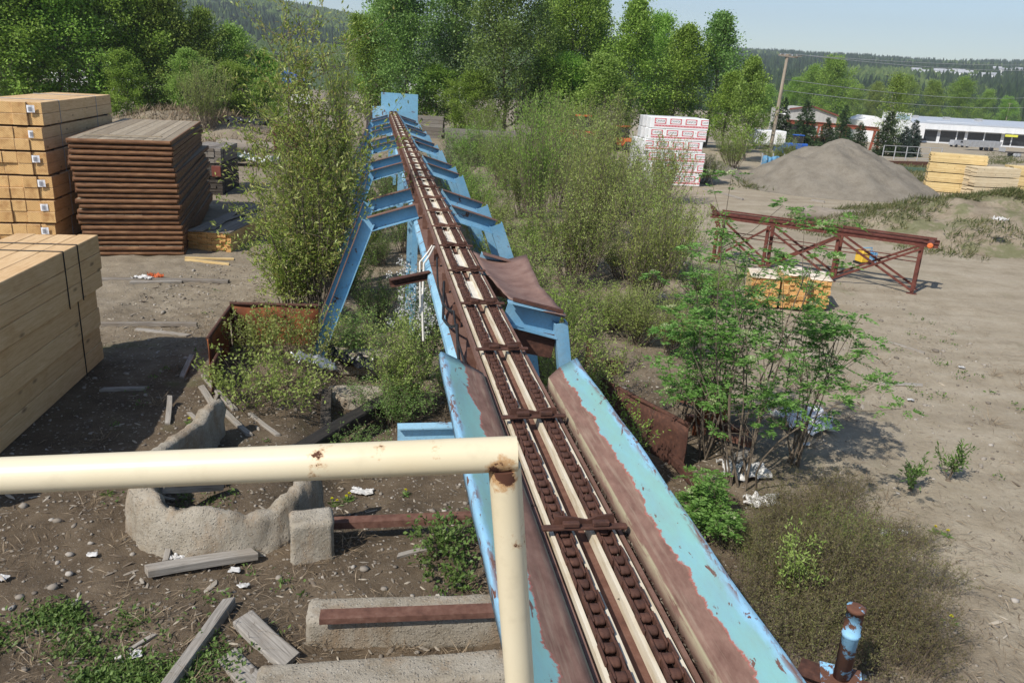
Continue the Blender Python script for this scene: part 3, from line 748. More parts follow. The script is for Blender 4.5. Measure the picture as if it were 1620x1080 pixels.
o = b.build('loose_board', M['matwood']); o.location = (-10.9, 25.3, zc+.03); o.rotation_euler = (0, 0, .2); tag(o, 'loose weathered board lying on top of the brown mat stack', 'board')
# low pile of grey boards in front of them
t = thing('board_pile', 'low strapped pile of boards, grey on top, beside the brown mat stack', 'board pile', (G(366,399)[0], G(366,399)[1], gz1(*G(366,399))), -.02)
b = MB(); timbers(b, 9, 9, 1.42, 5.6, .62, rg, jl=.06, gap=.004, bev=0); b.build('boards', [M['yellowwood'], M['endorange']], t)
b = MB()
for i in range(7): b.box((-1.42+.203*(i+.5), 2.8, .635), (.195, 5.7+rg.uniform(-.1,.1), .022), Rz(rg.uniform(-.01,.01)))
b.build('top_boards', M['greyplank'], t)
bx, by = G(366,399)
for x0, y0, x1, y1 in [(-1.1,-.1,-.45,4.6), (-.7,.3,-1.2,5.2), (-.95,-.12,-.85,1.0)]:
    b = MB(); b.beam((x0, y0, 0), (x1, y1, .05), .17, .025); o = b.build('loose_board', M['greyplank']); o.location = (bx, by, gz1(bx,by)+.675)
    tag(o, {4.6: 'long grey board lying askew on the low board pile, nearest its middle', 5.2: 'long grey board crossing the low board pile towards its far left corner', 1.0: 'short grey board poking off the near end of the low board pile'}[y1], 'board')
# dark wrapped bundles behind the mats
p = on(338, 308)
for k, (m, ds) in enumerate([('oldwood', 'lowest dark plank bundle behind the brown mat stack'), ('redprimer', 'middle bundle with a red end behind the brown mat stack'), ('greywood', 'top grey plank bundle behind the brown mat stack')]):
    t = thing('plank_bundle', ds, 'plank bundle', (p.x+.45, p.y, p.z+.02+k*.72), .1, 'plank bundles behind the mats')
    b = MB(); timbers(b, 5, 5, 1.5, 3.2, .68, rg, mend=0, bev=0); b.build('planks', M[m] if m != 'redprimer' else M['oldwood'], t); strap(1.5, 3.2, .68, .5, t)
    if m == 'redprimer': MB().box((-.22, -.07, .36), (.42, .06, .5), b=.02).build('end_cap', M['redprimer'], t)
# red-brown pallets further down the lane
p = on(462, 263); pr = None
for k in range(15):
    if pr is None:
        b = MB()
        for i in range(5): b.box((-.8+.4*i, 0, .13), (.32, 1.9, .03))
        for i in range(3): b.box((0, -.8+.8*i, .06), (1.95, .12, .11))
        o = pr = b.build('pallet', simple('palletred', [(.3,(.09,.035,.022)), (.7,(.22,.09,.055))], 5, 5, .85, .2))
    else: o = pr.copy(); COL.objects.link(o)
    o.location = (p.x+rg.uniform(-.05,.05), p.y+rg.uniform(-.05,.05), p.z+k*.165); o.rotation_euler = (0, 0, .25+rg.uniform(-.03,.03))
    tag(o, 'red-brown slatted pallet in the stack beyond the tall yellowish willow', 'pallet', 'red-brown pallets in one stack')
# grey crib-like plank stacks in front of the far trees
for (px0, px1, pb, pt, lb) in [(702, 832, 258, 204, 'long weathered grey plank stack half hidden by brush before the trees'), (576, 700, 214, 178, 'weathered grey plank stack under the far end of the conveyor')]:
    p0 = on(px0, pb); x1 = AT(px1, pb, p0.y)[0]; H = AT(px0, pt, p0.y)[2]-p0.z; W = x1-p0.x
    t = thing('grey_plank_stack', lb, 'plank stack', (x1, p0.y, p0.z), -.12)
    nz = max(3, int(H/.3)); b = MB()
    for k in range(nz):
        for i in range(3): b.box((-W/2+rg.uniform(-.15,.15), .35*i, H/nz*(k+.5)), (W, .33, H/nz-.02), m=0)
    b.build('planks', wood('greyplankx', (.12,.11,.1), (.2,.185,.165), (.29,.27,.24), False, (.9,14,14)) , t)
    for x in (-W*.72, -W*.3): MB().box((x, -.22, H*.3), (.15, .1, H*.6)).build('prop', M['greyplank'], t)
# white wrapped lumber packs with red printing
wrapm = simple('wrapwhite', [(.3,(.72,.72,.72)), (.7,(.83,.83,.83))], 1.5, 4, .5, .25, .02)
wrapg = simple('wrapgrey', [(.35,(.5,.5,.5)), (.65,(.68,.68,.68))], 3, 6, .6, .3, .02)
fc = bpy.data.curves.new('lettering', 'FONT'); fc.body = 'CANFOR'; fc.align_x = 'CENTER'; fc.align_y = 'CENTER'; fc.size = .17
fo = bpy.data.objects.new('lettering', fc); COL.objects.link(fo); bpy.context.view_layer.update()
fm = bpy.data.meshes.new_from_object(fo.evaluated_get(bpy.context.evaluated_depsgraph_get()))
tv = [(v.co.x*1.0, v.co.y) for v in fm.vertices]; tf = [tuple(p.vertices) for p in fm.polygons]; bpy.data.objects.remove(fo)
def pack(name, label, loc, rz, W, L, H, first=None, grp=None):
    t = thing(name, label, 'lumber pack', loc, rz, grp); b = MB(); b.box((-W/2, L/2, H/2), (W, L, H), m=0, mend=0, b=.02)
    ys = -.004
    def rect(x0, z0, x1, z1, m, y):
        x0, x1 = max(x0, -W+.015), min(x1, -.015)
        if x1 > x0+.01: b.add([(x0,y,z0),(x1,y,z0),(x1,y,z1),(x0,y,z1)], [(0,1,2,3)], m)
    if first is not None:
        rect(-W+max(first, 0)*1.0, .115, -.02, .215, 1, ys)
        x = -W+first; j = 0
        while x < -.05:
            cx = x+.36
            rect(x, .27, x+.72, .6, 1, ys)
            # white field with clipped corners, then the lettering
            P = [(cx-.3,.36),(cx-.25,.315),(cx+.25,.315),(cx+.3,.36),(cx+.3,.51),(cx+.25,.555),(cx-.25,.555),(cx-.3,.51)]
            P = [(min(max(a, -W+.015), -.015), c) for a, c in P]
            if max(a for a, c in P)-min(a for a, c in P) > .08: b.add([(a, ys-.004, c) for a, c in P], [tuple(range(8))], 0)
            ok = [f for f in tf if all(-W+.03 < cx+tv[i][0]*.82 < -.03 for i in f)]
            if ok: b.add([(cx+a*.82, ys-.008, .435+c) for a, c in tv], ok, 2)
            # fine print on the band
            for q in range(5): rect(x+.02+.19*q, .155, x+.13+.19*q, .172, 0, ys-.004)
            x += .955
    b.build('wrap', [wrapm if first is not None else wrapg, M['red'], M['ink']], t)
    if first is None:
        for q in (.4, .8): MB().box((-W-.004, L*q, H/2), (.006, .03, H)).build('strap', M['black'], t)
    return t
zc = gz1(11.35, 50.8)+.02
for k in range(6):
    nm = ['lowest', 'second lowest', 'third lowest', 'third from top', 'second from top', 'topmost'][k]
    dx = [-.1, 0, .03, -.2, -.05, .0][k]
    pack('lumber_pack', f'white wrapped lumber pack with red printing, {nm} of the front white stack', (11.33+dx, 50.7, zc), .06, 3.6, 1.2, .655, [.55,.25,.1-.12,-.3,.05,.15][k]+.1, 'front white lumber packs')
    dx2 = [-.5, -.55, -.5, -.45, -.1, -.05][k]
    pack('lumber_pack', f'plain greyish white pack, {nm} of the stack behind the printed white stack', (11.33-.2+dx2, 52.1, zc), .06, 3.6, 1.2, .655, None, 'plain white packs behind')
    zc += .68
# yellow lumber packs at the right
def lumstack(X, Y, rz, W, L, ns, H, m, me, fmt, grp):
    z = gz1(X, Y)+.02
    for k in range(ns):
        nm = (['bottom', 'middle', 'top'] if ns == 3 else ['bottom', 'second lowest', 'second highest', 'top'])[k]
        t = thing('lumber_pack', fmt.format(nm), 'lumber pack', (X+rg.uniform(-.03,.03), Y, z), rz, grp)
        b = MB()
        nz_ = 9
        for q in range(nz_):
            for c_ in range(2): b.box((-W/2+rg.uniform(-.04,.04), L*(c_+.5)/2, (H-.06)*(q+.5)/nz_+.03), (W, L/2-.01, (H-.06)/nz_-.003), m=0, mend=0)
        b.build('boards', [M[m], M[me]], t)
        for q in (.25, .75): MB().box((-W*q, L/2, .015), (.1, L, .03)).build('runner', M['oldwood'], t)
        z += H
def ywood(n, c0, c1, c2): return wood(n, c0, c1, c2, True, (.9,14,14), isl=.35)
M['yw'] = ywood('yw', (.5,.36,.15), (.66,.5,.24), (.76,.61,.35)); M['pw'] = ywood('pw', (.52,.42,.26), (.66,.55,.37), (.75,.65,.47))
lumstack(30.6, 53.9, -.35, 3.4, 1.2, 4, .64, 'yw', 'yw', '{} pack of yellow lumber in the taller stack left of the paler stack', 'yellow lumber packs')
lumstack(32.55, 53.3, .14, 3.1, 1.2, 3, .645, 'pw', 'pw', '{} pack of pale lumber in the lower stack by the right edge', 'pale lumber packs')
lumstack(34.9, 54.6, -.1, 2.0, 1.2, 3, .66, 'yw', 'yw', '{} yellow lumber pack cut off by the right edge of the picture', 'lumber packs at the right edge')
# small orange lumber pile behind the rowan
for k, (xo, yo, w_, nz_, lb) in enumerate([(-1.5, .0, .8, 6, 'left bundle of short orange boards behind the leafy rowan shrub'), (-.72, -.12, .72, 7, 'middle bundle of short orange boards, tallest, behind the leafy rowan shrub'), (0, .08, .7, 6, 'right bundle of short orange boards behind the leafy rowan shrub')]):
    t = thing('board_bundle', lb, 'board bundle', (9.05+xo, 22.2+yo+.0, gz1(9, 22.2)), -.19+rg.uniform(-.05,.05), 'short orange board bundles')
    b = MB(); z = .1
    for q in range(nz_):
        x = -w_
        while x < -.05:
            ww = rg.choice([.14, .19, .24]); ww = min(ww, -x); b.box((x+ww/2, .6+rg.uniform(-.08,.03), z+.06), (ww-.008, 1.2, .13), m=0, mend=1, b=.004); x += ww
        z += .136
    b.build('boards', [M['yellowwood'], M['endorange']], t)
    for q in (.2, .9): MB().box((-w_/2, q, .05), (w_, .09, .1)).build('runner', M['oldwood'], t)
    vs = []; n = 8
    for i in range(n+1):
        for j in range(n+1): vs.append((-w_-.01+(w_+.02)*i/n, -.06+1.3*j/n, z+.012+.03*vn(np.array(i*.9+k*9), np.array(j*.9), 3).item()))
    b = MB(); b.add(vs, [(i*(n+1)+j, (i+1)*(n+1)+j, (i+1)*(n+1)+j+1, i*(n+1)+j+1) for i in range(n) for j in range(n)], 0, True)
    o = b.build('paper_cover', simple('papercover', [(.3,(.55,.45,.33)), (.6,(.72,.64,.52)), (.8,(.78,.74,.68))], 3, 4, .7, .2), t); o.modifiers.new('th', 'SOLIDIFY').thickness = .008
# ================================================================ mounds
def mound(name, label, cx, cy, rx, ry, h, seed, mat, cat='mound', sharp=1.0, rot=0.0, ns=90, nr=40):
    vs = []; fs = []; z0 = gz1(cx, cy)
    for i in range(nr+1):
        r = i/nr*1.15
        for j in range(ns):
            a = 2*PI*j/ns; wob = 1+.22*float(vn(np.array(math.cos(a)*1.6+seed), np.array(math.sin(a)*1.6), seed))
            x = r*rx*wob*math.cos(a); y = r*ry*wob*math.sin(a)
            X = cx+x*math.cos(rot)-y*math.sin(rot); Y = cy+x*math.sin(rot)+y*math.cos(rot)
            rr = math.sqrt(r*r+.02*sharp)
            z = h*max(0, 1-rr)**.92 if rr < 1 else 0
            z *= 1
            e = float(vn(np.array(X*.8), np.array(Y*.8), seed))*.34*h*.5+float(vn(np.array(X*2.6), np.array(Y*2.6), seed+1))*.16+float(vn(np.array(X*8), np.array(Y*8), seed+2))*.07
            g = gz1(X, Y)
            vs.append((X-cx, Y-cy, g-z0+z+e*min(1, z/h*5)-(.12 if i == nr else 0.0)+(.0 if i < nr-4 else -.04)))
    for i in range(nr):
        for j in range(ns):
            j2 = (j+1) % ns; fs.append((i*ns+j, (i+1)*ns+j, (i+1)*ns+j2, i*ns+j2))
    b = MB(); b.add(vs, fs, 0, True); o = b.build(name, mat); o.location = (cx, cy, z0)
    return tag(o, label, cat)
def gravelmat(name, c0, c1, c2, green=0):
    t = NT(name); v = t.coord('Position'); a = t.noise(v, 1.1, 8, .7); f = t.noise(v, 9, 7, .75); k = t.voro(v, 12); kc = t.voro(v, 12, 'Color')
    c = t.ramp(a, [(.3,c0), (.5,c1), (.7,c2)]); c = t.mix(t.math('MULTIPLY', t.step(f, .45, .7), .4), c, t.mix(1.0, c, (.55,.52,.48), 'MULTIPLY'))
    h = t.N('ShaderNodeSeparateColor'); t.L(kc, h.inputs[0]); s_ = t.math('MULTIPLY', t.step(k, .3, .2), t.step(h.outputs[0], .8, .83))
    c = t.mix(t.math('MULTIPLY', s_, .3), c, (.36,.33,.28))
    if green: c = t.mix(t.math('MULTIPLY', t.step(t.noise(v, .7, 6, .7), .47, .56), green), c, (.09,.12,.035))
    return t.finish(c, .95, t.math('ADD', f, s_), .8, .05, spec=.1)
M['gravel'] = gravelmat('gravel', (.165,.145,.115), (.215,.192,.155), (.25,.225,.185))
M['gravelg'] = gravelmat('gravelg', (.19,.155,.11), (.27,.225,.165), (.33,.285,.215), .55)
mound('gravel_pile', 'large bare grey-brown gravel pile in the yard beside the utility pole', 21.0, 54.5, 7.0, 6.3, 3.5, 3, M['gravel'], 'gravel pile')
mound('gravel_pile', 'small grey gravel heap just right of the white lumber stack', 13.9, 58, 2.3, 2.0, 1.15, 6, M['gravel'], 'gravel pile')
mound('earth_bank', 'low earth bank with grass patches below the yellow lumber at right', 23.0, 38.0, 9.5, 6.0, 2.3, 11, M['gravelg'], 'earth bank', 2.5, .15)
# ================================================================ rusty trestle
P0 = Vector((12.9, 25.05, 0)); P1 = Vector((7.0, 28.35, 0)); ang = math.atan2(P1.y-P0.y, P1.x-P0.x); LT = (P1-P0).length; zg = gz1(12.9, 25.1)
t = thing('steel_trestle', 'long rust-red steel trestle with crossed braces standing in the yard at right', 'trestle', (P0.x, P0.y, zg), ang)
Ht = 1.68; wd = -.75
MT = M['redsteel'] = simple('redsteel', [(.3,(.075,.022,.016)), (.55,(.13,.042,.03)), (.8,(.19,.075,.055))], 6, 6, .75, .3, .006)
for y in (0, wd):
    b = MB(); b.channel((-.35, y, Ht-.06), (LT+.2, y, Ht-.02), .1, .14, .012, m=0, mtop=0, ibeam=True); b.build('rail', MT, t)
    b = MB(); b.beam((-.25 if y else .1, y+.02, Ht+.055), (LT, y+.0, Ht+.1), .08, .05); b.build('top_bar', MT, t)
    for x in (.12, 2.6, 4.9, LT-.1):
        MB().beam((x, y, -.02), (x, y, Ht-.13), .11, .11, b=.006).build('leg', MT, t)
        MB().box((x, y, .0), (.3, .22, .03)).build('foot_plate', MT, t)
    for x0, x1 in ((.12, 2.6), (2.6, 4.9), (4.9, LT)):
        o_ = .055 if y == 0 else -.055
        MB().beam((x0, y+o_, .1), (x1, y+o_, Ht-.2), .05, .07).build('brace', MT, t)
        MB().beam((x0, y+o_*1.9, Ht-.2), (x1, y+o_*1.9, .1), .05, .07).build('brace', MT, t)
        MB().tube([(x0, y, Ht*.62), (x1, y, Ht*.62)], .018, 6).build('tie_rod', MT, t)
MB().tube([(-.12, .1, Ht-.06), (-.12, wd-.1, Ht-.06)], .1, 14).build('roller', M['redsteel'], t)
MB().lathe((-.12, .105, Ht-.06), [(.085,-.01),(.09,.02),(.05,.022)], 16, 0, Rx(-PI/2)).build('roller_cap', simple('orange', [(.3,(.5,.11,.03)), (.7,(.66,.2,.06))], 9, 4, .6, .1), t)
MB().add([(LT+q_, y_, Ht+z_) for y_ in (-.1, .0) for q_, z_ in ((-.15,0),(.12,0),(.28,.38),(.08,.26))], [(0,1,2,3),(7,6,5,4),(0,4,5,1),(1,5,6,2),(2,6,7,3),(3,7,4,0)]).build('stop_horn', M['rust_dark'], t)
def log(name, label, p, L, r, rz, m, seed, cat='log'):
    b = MB(); rr = random.Random(seed); pts = [(0, L*i/12, r+.05*r*math.sin(i*1.1)) for i in range(13)]
    b.tube(pts, [r*(1.05-.25*i/12+rr.uniform(-.06,.06)) for i in range(13)], 16); o = b.build(name, m); o.location = p; o.rotation_euler = (0, 0, rz); return tag(o, label, cat)
p = on(1268, 349); log('grey_log', 'weathered grey log lying on the ground just beyond the rusty trestle', p, 3.8, .36, -PI/2-.2, M['greyplank'], 3)
p = on(1368, 417)
t = thing('drum_box', 'small blue and yellow box standing under the rusty trestle', 'box', p, .3)
MB().box((-.17, 0, .3), (.34, .4, .45), b=.03).build('body', simple('ybox', [(.4,(.6,.36,.03)), (.6,(.68,.45,.06))], 4, 3, .5, .1), t)
MB().box((.18, 0, .26), (.35, .4, .42), b=.03).build('body', simple('bbox', [(.42,(.04,.2,.4)), (.58,(.35,.5,.6))], 5, 3, .5, .1), t)
MB().box((0, 0, .04), (.74, .44, .08), b=.01).build('base', M['black'], t)
MB().tube([(-.2,0,.53),(-.2,0,.6),(.2,0,.6),(.2,0,.48)], .02, 8).build('handle', M['blue'], t)
# ================================================================ utility poles and wires
def pole(px, pb, pt, label, r, arms=True, Yf=None, lean=0):
    p = on(px, pb); Y = p.y; H = AT(px, pt, Y)[2]-p.z
    t = thing('utility_pole', label, 'utility pole', p, 0); t.rotation_euler = (0, lean, 0)
    MB().tube([(0,0,-.3), (0.01,0,H*.5), (0,0,H)], [r, r*.88, r*.72], 14).build('pole', simple('poleweather', [(.3,(.2,.16,.12)), (.55,(.34,.29,.23)), (.8,(.43,.38,.32))], 2.5, 6, .9, .4, .01, (4,4,.4)), t)
    if arms:
        MB().beam((-.75,-.12,H-.16), (.85,-.12,H-.22), .09, .11).build('crossarm', M['greyplank'], t)
        MB().beam((-.1,-.05,H-.2), (1.1,-.3,H-.1), .05, .05).build('bracket', M['greyplank'], t)
        MB().beam((-.75,.12,H-.1), (.3,.12,H-.05), .07, .09).build('crossarm', M['greyplank'], t)
        for x in (-.65, -.25, .35, .75): MB().lathe((x, -.12, H-.16), [(.03,0),(.05,.04),(.035,.08),(.05,.12),(.02,.16)], 8).build('insulator', M['galv'], t)
        MB().beam((.12, 0, H*.46), (.55,-.1,H*.46+.02), .05, .05).build('lamp_arm', M['galv'], t)
        MB().lathe((.62,-.1,H*.46-.03), [(.04,.1),(.16,.04),(.16,0),(.05,-.03)], 10).build('lamp', M['white'], t)
    return p, H
pA, hA = pole(1215, 256, 84, 'tall leaning weathered wooden utility pole behind the gravel pile', .17, True, lean=.035)
pB, hB = pole(1398, 226, 151, 'slim far utility pole standing behind the birch and spruces', .13, False)
pC, hC = pole(1586, 214, 163, 'far wooden utility pole in front of the long white building', .17, True)
def wire(a, b_, sag, label, grp=None):
    m = MB(); a = Vector(a); b_ = Vector(b_); pts = []
    for i in range(25):
        t_ = i/24; q = a.lerp(b_, t_); q.z -= sag*4*t_*(1-t_); pts.append(q-a)
    m.tube(pts, .022, 4); o = m.build('overhead_wire', M['galv']); o.location = a; tag(o, label, 'wire', grp)
top = Vector((pA.x+.035*hA, pA.y, pA.z+hA)); Cc = Vector((pC.x, pC.y, pC.z+hC))
far = Vector(AT(1720, 100, 150)); far2 = Vector(AT(1720, 162, 150)); far3 = Vector(AT(1700, 148, 150))
wire(top+Vector((-.6,-.12,0)), far, .6, 'topmost overhead wire running right from the tall wooden pole', 'overhead wires')
wire(top+Vector((.7,-.12,0)), Vector(AT(1720, 108, 150)), .8, 'second overhead wire running right from the tall wooden pole', 'overhead wires')
wire(top+Vector((0,0,-2.9)), far2, 1.2, 'lowest overhead wire crossing before the long white building', 'overhead wires')
wire(top+Vector((0,0,-2.0)), far3, 1.2, 'middle overhead wire crossing before the hillside', 'overhead wires')
wire(Vector(AT(180, 60, 140)), Vector(AT(640, 84, 150)), 1.0, 'pale overhead wire crossing below the left hill', 'overhead wires')
# ================================================================ buildings and yards beyond
def bspan(px0, px1, pb, pt):
    p0 = on(px0, pb); Y = p0.y; a = AT(px1, pb, Y); return p0, a[0]-p0.x, AT((px0+px1)/2, pt, Y)[2]-p0.z
def blk(name, label, cat, px0, px1, pb, pt, depth, mat, grp=None, rz=0):
    p0, W, H = bspan(px0, px1, pb, pt); t = thing(name, label, cat, p0, rz, grp); return t, W, H
corr = simple('cladding', [(.3,(.34,.33,.31)), (.7,(.46,.45,.42))], 1, 4, .6, .2, .02, (3,3,.3))
whclad = simple('whiteclad', [(.3,(.66,.68,.7)), (.7,(.78,.79,.8))], .6, 5, .5, .1, .01, (2,2,.4))
# gabled workshop
t, W, H = blk('workshop', 'grey gabled workshop with brown roof edge and a black panel for its shaded open front, behind the spruces', 'building', 1243, 1318, 222, 176, 12, corr)
D = 16
MB().prof([(0,0),(W,0),(W,H*.86),(W*.5,H*1.12),(0,H)], (0,D,0), (0,0,0)).build('wall', corr, t) if False else None
b = MB(); b.add([(0,0,0),(W,0,0),(W,0,H*.86),(W*.45,0,H*1.12),(0,0,H*1.02),(0,D,0),(W,D,0),(W,D,H*.86),(W*.45,D,H*1.12),(0,D,H*1.02)], [(0,1,2,3,4),(9,8,7,6,5),(0,4,9,5),(1,6,7,2),(2,7,8,3),(3,8,9,4),(0,5,6,1)]); b.build('wall', corr, t)
for a, c_ in (((-.3,H*1.02),(W*.45,H*1.14)), ((W*.45,H*1.14),(W+.3,H*.87))): MB().prof([(a[0],a[1]),(c_[0],c_[1]),(c_[0],c_[1]+.3),(a[0],a[1]+.3)], (0,-.5,0), (0,D,0)).build('roof', simple('brownroof', [(.3,(.13,.06,.045)), (.7,(.2,.1,.08))], 2, 4, .7, .1), t) if False else MB().beam((a[0],-.3,a[1]+.15), (c_[0],-.3,c_[1]+.15), .5, .35).build('roof_edge', M['redprimer'], t)
MB().box((W*.3,-.06,H*.45), (W*.55,.1,H*.35)).build('bay_shade_panel', M['black'], t)  # solid black panel stands in for the shade inside the open bay
MB().box((W*.82,-.06,H*.55), (W*.22,.1,H*.2)).build('door', simple('tan', [(.3,(.4,.28,.18)), (.7,(.5,.36,.24))], 1, 3, .7), t)
MB().box((W*.4,-1.4,H*.16), (W*.9,2.2,.5)).build('loading_deck', M['redprimer'], t)
# red gantry
p = on(1340, 236); Y = p.y; zt = AT(1360, 202, Y)[2]-p.z; x0 = AT(1243, 200, Y)[0]-p.x; x1 = AT(1391, 200, Y)[0]-p.x
t = thing('crane_gantry', 'rust-red steel crane gantry standing between the dark spruces', 'gantry', p)
gm = simple('gantryred', [(.3,(.22,.06,.035)), (.7,(.33,.1,.06))], 2, 4, .75, .1)
MB().channel((x0, 0, zt+.3), (x1, 0, zt-.1), .35, .55, .05, m=0, mtop=0, ibeam=True).build('beam', gm, t)
for px in (1295, 1333, 1385):
    x = AT(px, 220, Y)[0]-p.x
    for e in (-1, 1): MB().beam((x+e*.55, 0, -.2), (x+e*.2, 0, zt-.1), .25, .25).build('leg', gm, t)
    MB().beam((x-.5, 0, .9), (x+.5, 0, .9), .16, .16).build('tie', gm, t)
# long white store
p0, W, H = bspan(1436, 1680, 224, 197)
t = thing('long_store', 'very long low white building with ribbed grey roof and dark window strip', 'building', p0, -.07)
MB().box((W/2, 8, H*.44), (W, 16, H*.88), b=.02).build('wall', whclad, t)
b = MB(); b.add([(-.5,-1.5,H*.92),(W+.5,-1.5,H*.92),(W+.5,14,H*1.12),(-.5,14,H*1.12),(-.5,-1.5,H*.98),(W+.5,-1.5,H*.98),(W+.5,14,H*1.18),(-.5,14,H*1.18)], [(3,2,1,0),(4,5,6,7),(0,1,5,4),(2,3,7,6),(1,2,6,5),(0,4,7,3)]); b.build('roof', simple('metalroof', [(.35,(.36,.39,.43)), (.65,(.5,.53,.57))], 3, 3, .4, .2, .02, (6,.1,.1)), t)
MB().box((W/2, -1.65, H*.78), (W+1, .2, H*.26)).build('fascia', whclad, t)
MB().box((W/2, -.08, H*.34), (W-1, .12, H*.5)).build('window_strip', M['glass'], t)
for q in range(10): MB().box((3+q*(W-6)/9+(q%3)*.8, -.2, H*.35), (.3+.5*(q%2), .16, H*.7)).build('pillar', whclad, t)
MB().box((W*.62, -1.8, H*.55), (3.4, .12, .6)).build('sign_panel', simple('yellow', [(.4,(.6,.6,.05)), (.6,(.7,.68,.1))], 3, 2, .5, 0), t)
for q in range(3): MB().box((4+q*9, 9, H*1.15), (1.6, 1.6, .9)).build('roof_unit', M['galv'], t)
t, W, H = blk('sign_tower', 'pale end tower of the long white building, beside the birch', 'tower', 1408, 1434, 226, 178, 6, whclad)
MB().box((W/2, 4, H/2), (W, 8, H), b=.03).build('wall', whclad, t); MB().box((W*.5, -.06, H*.86), (W*.8, .1, H*.16)).build('sign_panel', simple('paleblue', [(.4,(.3,.42,.52)), (.6,(.4,.52,.6))], 3, 2, .5, 0), t)
# white sheds behind the spruces
t, W, H = blk('white_shed', 'white tent-like shed behind the gantry, red machine on its roof line', 'shed', 1360, 1406, 224, 186, 10, whclad)
b = MB(); b.add([(0,0,0),(W,0,0),(W,0,H*.8),(W*.4,0,H*1.05),(0,0,H*.85),(0,12,0),(W,12,0),(W,12,H*.8),(W*.4,12,H*1.05),(0,12,H*.85)], [(0,1,2,3,4),(9,8,7,6,5),(0,4,9,5),(1,6,7,2),(2,7,8,3),(3,8,9,4)]); b.build('wall', M['white'], t)
MB().box((W*.55,-.05,H*.3), (W*.3,.1,H*.55)).build('door', corr, t)
# trailers
def trailer(label, px0, px1, pb, pt, rz, m=None, grp=None, wheels=True):
    p0, W, H = bspan(px0, px1, pb, pt); t = thing('box_trailer', label, 'trailer', p0, rz, grp)
    zb = H*.24 if wheels else .05
    MB().box((W/2, 1.25, (H+zb)/2), (W, 2.5, H-zb), b=.06).build('body', m or M['white'], t)
    MB().box((W/2, -.02, zb+.12), (W, .06, .16)).build('side_rail', M['galv'], t)
    if wheels:
        for x in (W*.72, W*.84):
            for y in (.15, 2.35):
                MB().lathe((x, y, zb*.62), [(.2*zb,-.12),(.6*zb,-.12),(.62*zb,0),(.6*zb,.12),(.2*zb,.12)], 14, 0, Rx(PI/2)).build('wheel', M['black'], t)
        MB().box((W*.15, 1.25, zb*.5), (.2, 1.8, zb)).build('landing_leg', M['galv'], t)
    return t
trailer('long white box trailer parked in front of the long white building', 1460, 1540, 225, 193, -.04)
trailer('white box trailer half hidden behind the leaning utility pole', 1193, 1241, 236, 207, 0)
trailer('white trailer glimpsed through the gap right of the birch', 1404, 1460, 224, 194, 0)
for k, (a, c_, pb, pt, ds) in enumerate([(85, 165, 150, 112, 'white trailer glimpsed through the left trees above the timber stack'), (180, 215, 150, 122, 'small white trailer glimpsed through the left trees'), (305, 345, 122, 104, 'far white trailer glimpsed through gaps in the left trees'), (645, 745, 168, 135, 'white trailer glimpsed behind the large dark trees'), (850, 930, 176, 140, 'white trailer glimpsed low between the trunks of the central trees'), (460, 490, 168, 150, 'white van body beyond the tall willow on the left')]):
    trailer(ds, a, c_, pb, pt, 0)
# machines
def loader(label, px, pb, wpx, m, rz=0):
    p = on(px, pb); s = wpx*p.y/1260/4.0; t = thing('loader', label, 'machine', p, rz); t.scale = (s, s, s)
    MB().box((0, 0, 1.0), (3.0, 1.4, .8), b=.1).build('body', m, t); MB().box((.2, 0, 1.9), (1.1, 1.2, 1.1), b=.12).build('cab', M['glass'], t); MB().box((.2, 0, 2.5), (1.2, 1.3, .12), b=.03).build('cab_roof', m, t)
    MB().beam((-1.2, 0, 1.3), (-2.3, 0, .6), .9, .25).build('lift_arm', m, t); MB().prof([(-.3,0),(.4,0),(.1,.6),(-.3,.7)], (-2.5,-.9,.1), (-2.5,.9,.1)).build('bucket', m, t)
    for x in (-.95, .95):
        for y in (-.8, .8): MB().lathe((x, y, .55), [(.2,-.2),(.53,-.2),(.56,0),(.53,.2),(.2,.2)], 14, 0, Rx(PI/2)).build('wheel', M['black'], t)
om = simple('machineorange', [(.3,(.42,.08,.02)), (.7,(.55,.13,.04))], 3, 4, .5, .1); bm = simple('machineblue', [(.3,(.02,.08,.35)), (.7,(.04,.14,.5))], 3, 4, .5, .1)
loader('orange loader glimpsed behind the trees left of the white lumber stack', 915, 236, 80, om)
loader('second orange loader glimpsed nearer the white lumber stack', 985, 240, 60, om, 2.6)
loader('small orange machine glimpsed right of the far conveyor head', 678, 160, 26, om, .5)
loader('blue loader parked behind the blue tarp fence', 1257, 243, 44, bm, .2)
loader('red machine standing beside the white shed', 1376, 190, 20, simple('mred', [(.4,(.5,.06,.03)), (.6,(.6,.1,.05))], 3, 3, .5), .4)
# boom lift in the far yard, left
p = on(460, 138); s = p.y/1260; t = thing('boom_lift', 'far blue boom lift folded low in the yard beyond the left trees', 'machine', p)
MB().box((0, 0, 8*s), (34*s, 10*s, 9*s), b=.3*s).build('base', bm, t); MB().beam((-15*s, 0, 14*s), (-5*s, 0, 22*s), 4*s, 4*s).build('boom', bm, t); MB().beam((-5*s, 0, 22*s), (22*s, 0, 12*s), 4*s, 4*s).build('boom', bm, t)
for x in (-11, 11): MB().lathe((x*s, -5*s, 4*s), [(1*s,-1*s),(4*s,-1*s),(4*s,1*s),(1*s,1*s)], 12, 0, Rx(PI/2)).build('wheel', M['black'], t)
p0, W, H = bspan(415, 500, 122, 98); t = thing('far_shed', 'long low pale shed in the far yard below the left hill', 'shed', p0); MB().box((W/2, 6, H*.5), (W, 12, H)).build('wall', whclad, t); MB().box((W/2, -.1, H*.9), (W, .3, H*.2)).build('fascia', simple('yband', [(.4,(.6,.4,.1)), (.6,(.65,.6,.5))], .3, 2, .6), t)
